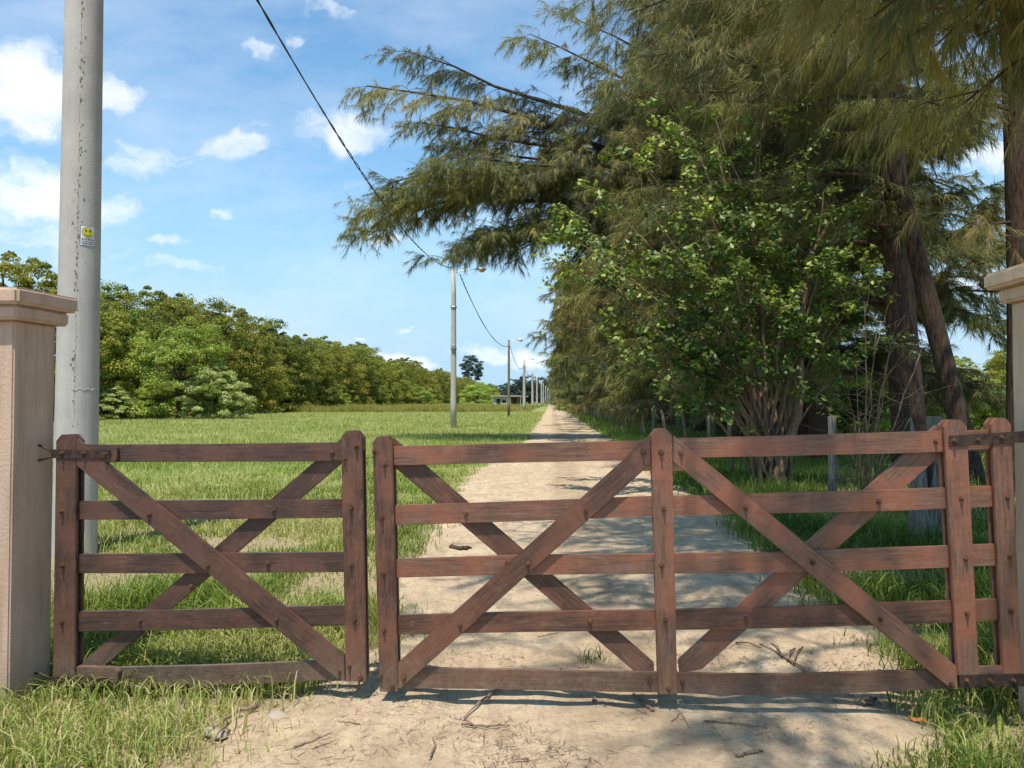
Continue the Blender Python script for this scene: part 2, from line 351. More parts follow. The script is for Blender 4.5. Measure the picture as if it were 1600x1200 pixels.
SHEDW = mat_plain('shed_brick', (.26, .14, .10), .9); SHEDR = mat_plain('shed_roof', (.42, .36, .31), .8); SHEDP = mat_plain('shed_render', (.5, .47, .40), .9); DARKO = mat_plain('dark_opening', (.03, .03, .03), .8); WHITEP = mat_plain('white_paint', (.75, .74, .70), .6)

# ------------------------------------------------------------------ ground and lane
def eL(Y, n=True):
    e = np.interp(Y, [1, 3, 3.8, 4.6, 7, 12, 17, 22, 28, 500], [-1.6, -1.42, -1.4, -1.1, -1.35, -1.6, -1.7, -1.2, -1.0, -1.0])
    return e + (fbm(np.asarray(Y)*1.1, np.asarray(Y)*0+3, 4, 5)-.5)*.5 if n else e
def eR(Y, n=True):
    e = np.interp(Y, [1, 3, 3.6, 4.6, 6.3, 10, 28, 500], [1.5, 1.6, 1.85, 2.0, 2.1, 2.2, 2.35, 2.35])
    return e + (fbm(np.asarray(Y)*1.1, np.asarray(Y)*0+9, 4, 11)-.5)*.5 if n else e
def build_ground():
    me = bpy.data.meshes.new('ground'); S = 2600
    me.from_pydata([(-S, -60, 0), (S, -60, 0), (S, S, 0), (-S, S, 0)], [], [(0, 1, 2, 3)])
    tag(link('ground', me, GROUND), kind='structure')
    ys = list(np.arange(-3, 1.6, .15)) + list(np.arange(1.6, 10, .035)); y = 10
    while y < 430: ys.append(y); y *= 1.018
    ys = np.array(ys); os_ = np.linspace(-2.6, 3.4, 170)
    O, Y = np.meshgrid(os_, ys); X = O + LANE*Y
    l = eL(Y) + (fbm(X*4, Y*4, 3, 21)-.5)*.5; r = eR(Y) + (fbm(X*4, Y*4, 3, 31)-.5)*.5
    s = np.clip(np.minimum(O-l, r-O)/.3, -1, 1); s = s*.5+.5; s = s*s*(3-2*s)
    Z = -.035 + .068*s + (fbm(X*1.2, Y*1.0, 3, 41)-.5)*.045*s + (fbm(X*7, Y*7, 4, 51)-.5)*.026*s
    Z -= .012*s*(np.exp(-((O-.95)/.28)**2)+np.exp(-((O+.45)/.28)**2))
    V = np.stack([X, Y, Z], -1).reshape(-1, 3); ny, nx = X.shape
    i = np.arange((ny-1)*(nx-1)); a = (i//(nx-1))*nx + i % (nx-1)
    me = npmesh('dirt_road', V, np.stack([a, a+1, a+nx+1, a+nx], -1)); tag(link('dirt_road', me, DIRT, smooth=True), kind='structure')
build_ground()

# ------------------------------------------------------------------ grass
def blades(P, H, W, bend, tint, segs=2):
    n = len(P); a = rng.uniform(0, 2*np.pi, n); side = np.stack([np.cos(a), np.sin(a), np.zeros(n)], -1)
    b = rng.uniform(0, 2*np.pi, n); lean = np.stack([np.cos(b), np.sin(b), np.zeros(n)], -1)*bend[:, None]
    up = np.array([0, 0, 1.0])
    w = side*(W/2)[:, None]; h = H[:, None]
    if segs == 1:
        V = np.stack([P-w, P+w, P+up*h+lean*h], 1).reshape(-1, 3); i = np.arange(n)*3
        return V, np.stack([i, i+1, i+2], -1), np.repeat(tint, 3)
    m1 = P + up*h*.55 + lean*h*.22; m2 = P + up*h*.85*(1-.25*bend[:, None]) + lean*h*.62; tip = P + up*h*(1-.5*bend[:, None]) + lean*h*1.05
    V = np.stack([P-w, P+w, m1-w*.85, m1+w*.85, m2-w*.5, m2+w*.5, tip], 1).reshape(-1, 3); i = np.arange(n)*7
    Fc = np.concatenate([np.stack([i, i+1, i+3], -1), np.stack([i, i+3, i+2], -1), np.stack([i+2, i+3, i+5], -1), np.stack([i+2, i+5, i+4], -1), np.stack([i+4, i+5, i+6], -1)])
    return V, Fc, np.repeat(tint, 7)
def grassness(X, Y):
    O = X - LANE*Y; l = eL(Y) + (fbm(X*4, Y*4, 3, 21)-.5)*.5; r = eR(Y) + (fbm(X*4, Y*4, 3, 31)-.5)*.5
    return np.maximum(l+.1-O, O-r+.1)
def build_grass():
    def sample(n, r0, r1, half=48):
        rr = r0*np.exp(rng.uniform(0, 1, n)*math.log(r1/r0)); th = R(half)*rng.uniform(-1, 1, n)
        return rr*np.sin(th), rr*np.cos(th), rr
    X, Y, r = sample(560000, 2.2, 110)
    g = grassness(X, Y); O = X-LANE*Y
    clump = fbm(X*1.3, Y*1.3, 4, 61); bare = fbm(X*.8+5, Y*.8, 3, 71); pt = fbm(X*.35, Y*.35, 3, 77)
    p = np.clip((g+.22)/.6, 0, 1)**1.5*np.where(r < 9, np.clip((clump-.33)*5, .12, 1), 1)
    # scattered tufts on the dirt
    for cx, cy, cr in [(gnd(925, 1040)[0], gnd(925, 1040)[1], .12), (gnd(1010, 985)[0], gnd(1010, 985)[1], .12)]:
        p = np.maximum(p, np.clip(1.1-np.hypot(X-cx, Y-cy)/cr, 0, 1)*.5)
    # sunlit clearing just left of the gate front
    p *= np.where((Y < 3.75) & (X < 0), np.clip(.25+(-.9-X)*.5, .12, .8)*.62, 1)
    # the bare strip of dirt in the grass left of the lane
    p *= np.where((X < 0) & (O < -1), 1-.25*np.exp(-((Y-(7.6-.05*X))/.28)**2)*np.clip(fbm(X*2, Y*2, 2, 5)*2.2-.5, 0, 1), 1)
    under = np.clip((O-4.5)/2, 0, 1)*np.clip((12-O)/2, 0, 1)     # under the trees
    p *= 1-.35*under
    k = (rng.uniform(0, 1, len(X)) < p) & ~((np.abs(X+2.75) < .33) & (np.abs(Y-3.72) < .15))
    X, Y, r, g, O, clump, pt, under = [q[k] for q in (X, Y, r, g, O, clump, pt, under)]; n = len(X)
    verge = np.exp(-np.clip(g-.2, 0, 9)*1.2)
    rise = np.clip((clump-.42)*4, 0, 1.3)
    H = np.where(O < 0, .055+.075*rise+.02*np.clip((r-8)/20, 0, 2), .09+.12*rise)
    tall = (O < -1.2)*np.exp(-((Y-5.0)/.75)**2)*np.clip((-1.0-X)/.3, 0, 1)*np.clip((X+3.3)/.4, 0, 1)
    H += .24*tall*np.clip(clump*2.4-.6, 0, 1) + .13*(O > 0)*np.exp(-((O-3.2)/1.0)**2) + .05*((O < 0) & (Y < 4.1))*rise
    H = np.where((O > 0) & (Y < 3.5), .07+.12*rise, H)
    H *= rng.uniform(.55, 1.35, n)
    W = (.0042+.0006*r)*rng.uniform(.6, 1.4, n)
    green = .15+.5*rng.beta(2, 2.4, n)
    dry = np.clip((fbm(X*.9, Y*.9, 4, 91)-.42)*3, 0, 1)
    tint = green + .5*dry*rng.uniform(.3, 1, n) + .2*np.clip((r-8)/25, 0, 1)
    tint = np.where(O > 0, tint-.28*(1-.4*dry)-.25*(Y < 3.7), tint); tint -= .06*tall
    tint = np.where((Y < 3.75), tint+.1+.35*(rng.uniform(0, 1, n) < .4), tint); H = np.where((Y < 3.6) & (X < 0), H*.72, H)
    bend = rng.uniform(.15, 1.0, n)
    P = np.stack([X, Y, np.full(n, -.004)], -1)
    nr = r < 16
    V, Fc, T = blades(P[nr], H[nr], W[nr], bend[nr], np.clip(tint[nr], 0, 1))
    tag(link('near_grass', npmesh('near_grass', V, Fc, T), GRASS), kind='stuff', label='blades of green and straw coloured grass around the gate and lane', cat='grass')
    V, Fc, T = blades(P[~nr], H[~nr]*1.15, W[~nr], bend[~nr]*.6, np.clip(tint[~nr], 0, 1), 1)
    tag(link('field_grass', npmesh('field_grass', V, Fc, T), GRASS), kind='stuff', label='short sunlit field grass stretching back to the tree belt', cat='grass')
    # thin dry seed stalks over the near field
    n = 9000; X, Y, r = sample(n, 3.6, 40); g = grassness(X, Y); k = (g > .15) & (rng.uniform(0, 1, n) < np.clip((fbm(X*.7+9, Y*.7, 3, 19)-.42)*5, .03, 1)) & (Y > 4.0); X, Y, r = X[k], Y[k], r[k]; n = len(X)
    V, Fc, T = blades(np.stack([X, Y, np.zeros(n)], -1), rng.uniform(.12, .34, n), (.002+.0004*r)*rng.uniform(.7, 1.5, n), rng.uniform(.1, .6, n), rng.uniform(.6, 1, n))
    tag(link('seed_stalks', npmesh('seed_stalks', V, Fc, T), GRASS), kind='stuff', label='thin dry seed stalks standing over the near field grass', cat='grass')
    # tall weeds standing beyond the mown field
    n = 60000; Y = 104 + 150*rng.uniform(0, 1, n)**1.8; O = rng.uniform(-41, -3.0, n); edge = 1.0*fbm(O*.2, O*0, 3, 3)*12
    X = O + LANE*Y; Y = Y+edge; H = (.45+1.0*fbm(X*.3, Y*.3, 3, 8))*rng.uniform(.6, 1.15, n)*np.clip((O+2)/-4, .45, 1)
    T = np.clip(.25+.55*fbm(X*.12, Y*.05, 3, 15)+rng.uniform(-.25, .3, n), 0, 1)
    V, Fc, T = blades(np.stack([X, Y, np.zeros(n)], -1), H, rng.uniform(.05, .16, n), rng.uniform(0, .5, n), T, 1)
    tag(link('tall_weeds', npmesh('tall_weeds', V, Fc, T), WEED), kind='stuff', label='band of tall yellow green weeds behind the mown field', cat='weeds')
    # fallen needles and bits of straw on the dirt
    n = 46000; X, Y, r = sample(n, 2.3, 22, 40); g = grassness(X, Y); den = fbm(X*1.6, Y*1.6, 4, 33)
    k = (g < .25) & (rng.uniform(0, 1, n) < np.clip((den-.46)*7, .03, 1)); X, Y, r = X[k], Y[k], r[k]; n = len(X)
    a = rng.uniform(0, np.pi*2, n); Ln = rng.uniform(.015, .09, n); d = np.stack([np.cos(a), np.sin(a), rng.uniform(-.05, .12, n)], -1); q = np.stack([-np.sin(a), np.cos(a), np.zeros(n)], -1)
    P = np.stack([X, Y, np.full(n, .024)+rng.uniform(0, .012, n)], -1); w = (.0007+.00016*r)*rng.uniform(.6, 1.6, n)
    c = P + d*(Ln*.5)[:, None] + q*(rng.uniform(-.09, .09, n)*Ln)[:, None]
    V = np.stack([P-q*w[:, None], P+q*w[:, None], c-q*w[:, None], c+q*w[:, None], P+d*Ln[:, None]], 1).reshape(-1, 3); i = np.arange(n)*5
    Fc = np.concatenate([np.stack([i, i+1, i+3], -1), np.stack([i, i+3, i+2], -1), np.stack([i+2, i+3, i+4], -1)])
    tag(link('needle_litter', npmesh('needle_litter', V, Fc), TWIG), kind='stuff', label='fallen brown needles and straw scattered over the dirt lane', cat='litter')
build_grass()
def pebbles():
    n = 5200; r = 2.3*np.exp(rng.uniform(0, 1, n)*math.log(8)); th = R(42)*rng.uniform(-1, 1, n); X = r*np.sin(th); Y = r*np.cos(th)
    g = grassness(X, Y); k = (g < .3) & (rng.uniform(0, 1, n) < np.clip((fbm(X*2.3, Y*2.3, 4, 88)-.4)*5, .05, 1)); X, Y = X[k], Y[k]; n = len(X)
    s = .0018+.0065*rng.uniform(0, 1, n)**3; o = np.array([(1, 0, 0), (0, 1, 0), (-1, 0, 0), (0, -1, 0), (0, 0, .8), (0, 0, -.6)], float)
    V = (np.stack([X, Y, np.full(n, .034)], -1)[:, None, :]+(o[None]+rng.normal(0, .18, (n, 6, 3)))*s[:, None, None]*rng.uniform(.7, 1.5, (n, 1, 3))).reshape(-1, 3)
    f = np.array([(0, 1, 4), (1, 2, 4), (2, 3, 4), (3, 0, 4), (1, 0, 5), (2, 1, 5), (3, 2, 5), (0, 3, 5)]); Fc = (np.arange(n)[:, None, None]*6+f[None]).reshape(-1, 3)
    tag(link('gravel', npmesh('gravel', V, Fc), STONE), kind='stuff', label='fine gravel and crumbs of dirt on the lane', cat='gravel')
pebbles()

# ------------------------------------------------------------------ gate
class Leaf:
    def __init__(s, pa, da, pb, db):
        A = Vector(((pa-800)/F*da, da, 0)); B = Vector(((pb-800)/F*db, db, 0)); s.A = A; s.t = (B-A).normalized(); s.n = Vector((s.t.y, -s.t.x, 0))
    def p(s, px, py, o):
        r = ray(px, py); C = Vector((0, 0, EYE)); k = (s.A + s.n*o - C).dot(s.n)/r.dot(s.n); return C + r*k
T_ = .024
def board(L, pts, back, thick, horiz=True, bev=.0028, extra=None):
    """pts: outline in photo pixels on the board's front face; back: offset of the front face towards the viewer"""
    bm = bmesh.new(); uvl = None
    sets = [(pts, back, thick)] + (extra or [])
    for q, b, th in sets: add_prism(bm, [L.p(x, y, b) for x, y in q], -L.n*th)
    bmesh.ops.bevel(bm, geom=bm.edges[:], offset=bev, segments=2, affect='EDGES', clamp_overlap=True)
    bmesh.ops.recalc_face_normals(bm, faces=bm.faces)
    uvl = bm.loops.layers.uv.new('UVMap'); ro = Vector((random.uniform(0, 40), random.uniform(0, 40)))
    co = [v.co for v in bm.verts]; P0 = co[0].copy()
    # longest direction of the outline
    ring = [L.p(x, y, back) for x, y in pts]; best = max(((ring[j]-ring[i]) for i in range(len(ring)) for j in [(i+1) % len(ring)]), key=lambda v: v.length).normalized()
    perp = best.cross(L.n)
    for f in bm.faces:
        nn = f.normal
        for lp in f.loops:
            d = lp.vert.co-P0; dep = d.dot(L.n)
            lp[uvl].uv = (d.dot(best)+ro.x + (dep if abs(nn.dot(best)) > .7 else 0), d.dot(perp)+ro.y + dep)
    me = bpy.data.meshes.new('board'); bm.to_mesh(me); bm.free(); return me
def bolt_mesh():
    bm = bmesh.new()
    bmesh.ops.create_cone(bm, cap_ends=True, segments=12, radius1=.0125, radius2=.0125, depth=.003, matrix=Matrix.Translation((0, 0, .0015)))
    bmesh.ops.create_cone(bm, cap_ends=True, segments=6, radius1=.0095, radius2=.0085, depth=.009, matrix=Matrix.Translation((0, 0, .0075)))
    bmesh.ops.create_cone(bm, cap_ends=True, segments=10, radius1=.0048, radius2=.0042, depth=.014, matrix=Matrix.Translation((0, 0, .017)))
    return bm_mesh('bolt', bm)
BOLT = bolt_mesh(); BOLT.materials.append(RUST)
FR = T_*1.5; BK = -T_*.5      # front faces of the front, middle (T_/2) and back layers
def bolts(L, g, pts, off=FR):
    rot = (-L.n).to_track_quat('-Z', 'Y')
    for x, y in pts:
        o = bpy.data.objects.new('bolt', BOLT); COL.objects.link(o); o.parent = g; o.location = L.p(x, y, off+.0005)-g.location
        o.rotation_mode = 'QUATERNION'; o.rotation_quaternion = L.n.to_track_quat('Z', 'Y') @ Matrix.Rotation(random.uniform(0, 1), 4, 'Z').to_quaternion()
        s = random.uniform(.85, 1.1); o.scale = (s, s, s*random.uniform(.8, 1.15))
def post(L, g, xtl, xtr, xbl, xbr, yt, yb, yref=(700, 1060), mat=W_MID, backdrop=1.0):
    fx = lambda a, b, y: a + (b-a)*(y-yref[0])/(yref[1]-yref[0])
    def ring(dy=0):
        w = xtr-xtl
        return [(fx(xbl-0, xbl, yb) if 0 else fx(xtl, xbl, yb), yb), (fx(xtl, xbl, yt+9), yt+10), (fx(xtl, xbl, yt)+w*.26, yt), (fx(xtr, xbr, yt)-w*.26, yt), (fx(xtr, xbr, yt+9), yt+10), (fx(xtr, xbr, yb), yb)]
    rg = ring(); bm = bmesh.new()
    me = board(L, rg, FR, T_-.0015)
    # the twin board at the back of the rails, straight behind the front one
    P = [L.p(x, y, FR) - L.n*(2*T_+.0015) for x, y in rg]
    me2 = board(L, rg, FR, T_-.0015); me2.transform(Matrix.Translation(-L.n*(2*T_+.0015)))
    bm.from_mesh(me); bm.from_mesh(me2); out = bpy.data.meshes.new('post'); bm.to_mesh(out); bm.free(); bpy.data.meshes.remove(me); bpy.data.meshes.remove(me2)
    return link('post', out, mat, g)
def rail(L, g, top, bot, mat=W_MID):
    return link('rail', board(L, top + bot[::-1], T_/2-.0008, T_-.0016), mat, g)

def left_leaf():
    L = Leaf(100, 3.80, 555, 3.71)
    g = empty('wooden_gate', L.p(328, 1090, 0)*1, 'short dark brown timber gate leaf hinged on the pink stucco pillar', 'gate', 'timber gate leaves'); g.location.z = 0.0
    bpy.context.view_layer.update()
    post(L, g, 87, 119, 82, 117, 679, 1062, mat=W_DARK); post(L, g, 533, 566, 540, 572, 673, 1065, mat=W_MID)
    rail(L, g, [(112, 695), (300, 694), (545, 691)], [(112, 722), (300, 722), (545, 720.5)], W_DARK)
    rail(L, g, [(121, 783), (300, 782), (548, 780)], [(121, 812), (300, 812), (548, 809)], W_DARK)
    rail(L, g, [(121, 866), (300, 865), (550, 863)], [(121, 896), (300, 896), (550, 894)], W_DARK)
    rail(L, g, [(120, 956), (300, 953), (552, 946)], [(120, 987), (300, 984), (552, 977)], W_DARK)
    rail(L, g, [(116, 1045), (200, 1043), (330, 1040), (430, 1036), (555, 1030)], [(116, 1074), (200, 1074), (330, 1071), (430, 1067), (555, 1060)], W_DARK)
    link('brace', board(L, [(119.5, 685), (538, 1024), (538.5, 1064), (528, 1062), (118.5, 727)], FR-.001, T_-.0025), W_DARK, g)
    link('brace', board(L, [(532, 686), (536, 722), (150, 1052), (122, 1052), (122, 1040)], BK-.001, T_-.0025), W_DARK, g)
    link('hinge_block', board(L, [(121, 694), (177, 695), (183, 700), (183, 717), (178, 723), (121, 723)], FR-.004, T_-.006), W_DARK, g)
    link('hinge_block', board(L, [(119, 1042), (176, 1044), (184, 1050), (184, 1068), (178, 1074), (119, 1072)], FR+.012, T_+.010), W_DARK, g)
    def strap(y0, y1, o):
        s = link('hinge_strap', board(L, [(79, y0), (171.5, y0+1.5), (171.5, y1), (79, y1)], o+.006, .0055, bev=.001), IRON, g)
        ym = (y0+y1)/2; a = L.p(81, ym, o+.003); pts = []
        # the eye bolt: a loop let into the side face of the pillar
        e = [L.p(81, ym-4, o), L.p(73, ym-8, o), L.p(62, ym-13, o-.0), L.p(50, ym-13, o-.03)]
        e2 = [L.p(81, ym+4, o), L.p(73, ym+7, o), L.p(62, ym+10, o-.0), L.p(50, ym+12, o-.03)]
        link('hinge_eye', tube_mesh('hinge_eye', [(e, [.006]*4, 8), (e2, [.006]*4, 8)]), IRON, s if 0 else g)
        return s
    strap(702, 716, FR); strap(1058, 1072, FR+.012)
    bolts(L, g, [(97, 708), (131, 709), (165, 709)], FR+.006); bolts(L, g, [(95, 1065), (131, 1066), (165, 1065)], FR+.018)
    bolts(L, g, [(97, 799), (98, 884), (97, 972), (233, 804), (324, 884), (432, 968), (557, 697), (539, 717), (549, 793), (549, 882), (554, 968), (546, 1042), (564, 1059), (530, 1050)])
    bolts(L, g, [(519, 707), (428, 797), (419, 880), (219, 970)], T_/2)
    bolts(L, g, [(299, 916)], BK)
    pin = link('drop_bolt', tube_mesh('drop_bolt', [([L.p(561, 1052, FR+.004), L.p(561, 1077, FR+.004)], [.006, .006], 8)]), RUST, g)
def right_leaf():
    L = Leaf(600, 3.67, 1500, 3.435)
    g = empty('wooden_gate', L.p(1040, 1100, 0)*1, 'long reddish brown timber gate leaf with a tall centre post across the dirt lane', 'gate', 'timber gate leaves'); g.location.z = 0.0
    bpy.context.view_layer.update()
    post(L, g, 582, 613, 593, 622, 682, 1081, mat=W_MID, yref=(700, 1080)); post(L, g, 1017.5, 1050, 1029, 1058.5, 670, 1085, mat=W_RED, yref=(690, 1080))
    post(L, g, 1477, 1513, 1496, 1530, 656, 1056, mat=W_RED, yref=(705, 1050)); post(L, g, 1551, 1582, 1567, 1597, 653, 1056, mat=W_RED, yref=(705, 1045))
    rail(L, g, [(600, 698), (800, 693), (1005, 688.5), (1060, 685), (1200, 681.5), (1440, 674), (1570, 671)], [(600, 728), (800, 723), (1005, 719), (1060, 715), (1200, 713), (1440, 707), (1570, 703)], W_RED)
    rail(L, g, [(612, 790), (800, 784), (1010, 776), (1200, 771), (1400, 765), (1560, 759)], [(612, 821), (800, 815), (1010, 807), (1200, 802), (1400, 798), (1560, 792)], W_RED)
    rail(L, g, [(612, 874), (800, 868), (1010, 866), (1200, 863), (1400, 856), (1562, 850)], [(612, 903), (800, 898), (1010, 897), (1200, 895), (1400, 890), (1562, 884)], W_RED)
    rail(L, g, [(614, 962), (800, 957), (1010, 953.5), (1200, 950), (1400, 942), (1566, 936)], [(614, 992), (800, 988), (1010, 985), (1200, 982), (1400, 976), (1566, 970)], W_MID)
    rail(L, g, [(614, 1044), (700, 1045), (800, 1047), (900, 1049), (1025, 1051), (1120, 1053.5), (1230, 1054), (1330, 1051), (1420, 1048), (1510, 1044), (1575, 1040)],
         [(614, 1076), (700, 1076), (800, 1077.5), (900, 1080), (1025, 1082), (1120, 1085), (1230, 1086), (1330, 1083), (1420, 1079), (1510, 1074), (1575, 1070)], W_MID)
    link('brace', board(L, [(1016, 681), (1016.5, 725), (626, 1076), (622.5, 1076), (621.5, 1036)], FR-.001, T_-.0025), W_MID, g)
    link('brace', board(L, [(1052, 680), (1495, 1041), (1497, 1078), (1486, 1077), (1052.5, 722)], FR-.001, T_-.0025), W_RED, g)
    link('brace', board(L, [(614, 684), (1022, 1036), (1022, 1050), (992, 1050), (614, 728)], BK-.001, T_-.0025), W_MID, g)
    link('brace', board(L, [(1463, 664), (1476, 680), (1470, 712), (1097, 1046), (1062, 1052), (1059, 1032)], BK-.001, T_-.0025), W_RED, g)
    link('gusset', board(L, [(1003, 736), (1068, 736), (1060, 718), (1010, 718)], BK-.001, T_-.0035), W_PALE, g)
    def strap(q, o): return link('hinge_strap', board(L, q, o+.006, .0055, bev=.001), IRON, g)
    strap([(1483, 681), (1625, 672), (1625, 690), (1483, 698)], FR); strap([(1499, 1055), (1635, 1052), (1635, 1072), (1499, 1074)], FR)
    link('hinge_block', board(L, [(1500, 1042), (1580, 1041), (1580, 1056), (1500, 1057)], FR-.004, T_-.006), W_RED, g)
    bolts(L, g, [(1491, 689), (1528, 687), (1565, 684), (1510, 1063), (1547, 1063), (1583, 1063)], FR+.006)
    bolts(L, g, [(585, 706), (601, 726), (597, 808), (600, 895), (600, 985), (595, 1056), (613, 1074), (631, 1058), (719, 977), (825, 880), (915, 797), (1005, 706), (1033, 707), (1064, 707),
                 (1037, 795), (1034, 883), (1040, 969), (1045, 1076), (1165, 794), (1270, 879), (1376, 968), (1487, 1070), (1502, 779), (1574, 777), (1509, 873), (1578, 870), (1511, 958), (1580, 955)])
    bolts(L, g, [(1015, 1062), (1066, 1065), (1462, 690), (1373, 784), (1166, 967), (922, 970), (728, 803), (793, 880)], T_/2)
    # wire tie between the two leaves
    tie = tube_mesh('wire_tie', [([L.p(567, 716, FR), L.p(575, 715.5, FR+.004), L.p(584, 714, FR)], [.0018]*3, 6)])
    link('wire_tie', tie, IRON, g)
left_leaf(); right_leaf()

# ------------------------------------------------------------------ pillars
def pillar(name, cx, cy, half, ang, H, mat, label, caph=(.082, .072), over=(.09, .05)):
    g = empty('gate_pillar', (cx, cy, 0), label, 'pillar', 'stucco gate pillars', ang)
    def tier(nm, h, z0, z1, bev, sub=0):
        bm = bmesh.new(); add_box(bm, (0, 0, (z0+z1)/2), (2*h, 2*h, z1-z0))
        bmesh.ops.bevel(bm, geom=bm.edges[:], offset=bev, segments=3, affect='EDGES')
        bmesh.ops.subdivide_edges(bm, edges=[e for e in bm.edges if e.calc_length() > .12], cuts=6, use_grid_fill=True)
        for v in bm.verts:
            q = (fbm(v.co.x*9+v.co.z*7, v.co.y*9+v.co.z*5, 3, 3)-.5)*.009; v.co.x += q; v.co.y -= q*.7; v.co.z += q*.5*(v.co.z > .2)
        link(nm, bm_mesh(nm, bm), mat, g, local=True)
    top = H-caph[0]; mid = top-caph[1]
    tier('shaft', half, -.1, mid, .008); tier('lower_cap', half+over[1], mid+.001, top, .012); tier('upper_cap', half+over[0], top+.001, H, .014)
pillar('gate_pillar', -2.43-.155+.014, 3.62+.135, .145, R(-4.9), 2.055, STUC, 'pink stucco gate pillar with a two tiered cap at the left edge', over=(.075, .045))
pillar('gate_pillar', 2.40+.155, 3.37, .16, R(-4.9), 2.13, STUC2, 'cream stucco gate pillar cut off by the right edge', over=(.085, .04))

# ------------------------------------------------------------------ poles, lamps, cable
def pole_shape(h, r0, r1, lean=(0, 0), n=14, sides=28):
    pts = [(lean[0]*i/n, lean[1]*i/n, -.15+(h+.15)*i/n) for i in range(n+1)]
    return pts, [r0+(r1-r0)*i/n for i in range(n+1)], sides
def lamp_arm(g, z, ln, ang, col, s=1.0):
    d = Vector((math.cos(ang), math.sin(ang), 0)); p0 = Vector((0, 0, z-.25)); pts = [p0, p0+d*.25+Vector((0, 0, .12)), p0+d*ln*.6+Vector((0, 0, .26)), p0+d*ln+Vector((0, 0, .33))]
    arm = link('lamp_arm', tube_mesh('lamp_arm', [(pts, [.028]*4, 8)]), STEEL, g, local=True)
    bm = bmesh.new(); e = p0+d*(ln+.12)+Vector((0, 0, .30))
    bmesh.ops.create_uvsphere(bm, u_segments=16, v_segments=10, radius=1, matrix=Matrix.Translation(e) @ Matrix.Rotation(ang, 4, 'Z') @ Matrix.Diagonal((.26*s, .13*s, .10*s, 1)))
    link('lamp_head', bm_mesh('lamp_head', bm), LAMPW if col == 'w' else STEEL, g, local=True, smooth=True)
    bm = bmesh.new(); bmesh.ops.create_uvsphere(bm, u_segments=14, v_segments=8, radius=1, matrix=Matrix.Translation(e-Vector((0, 0, .07*s))) @ Matrix.Rotation(ang, 4, 'Z') @ Matrix.Diagonal((.18*s, .11*s, .13*s, 1)))
    link('lamp_glass', bm_mesh('lamp_glass', bm), LAMPW if col == 'w' else LAMPO, g, local=True, smooth=True)
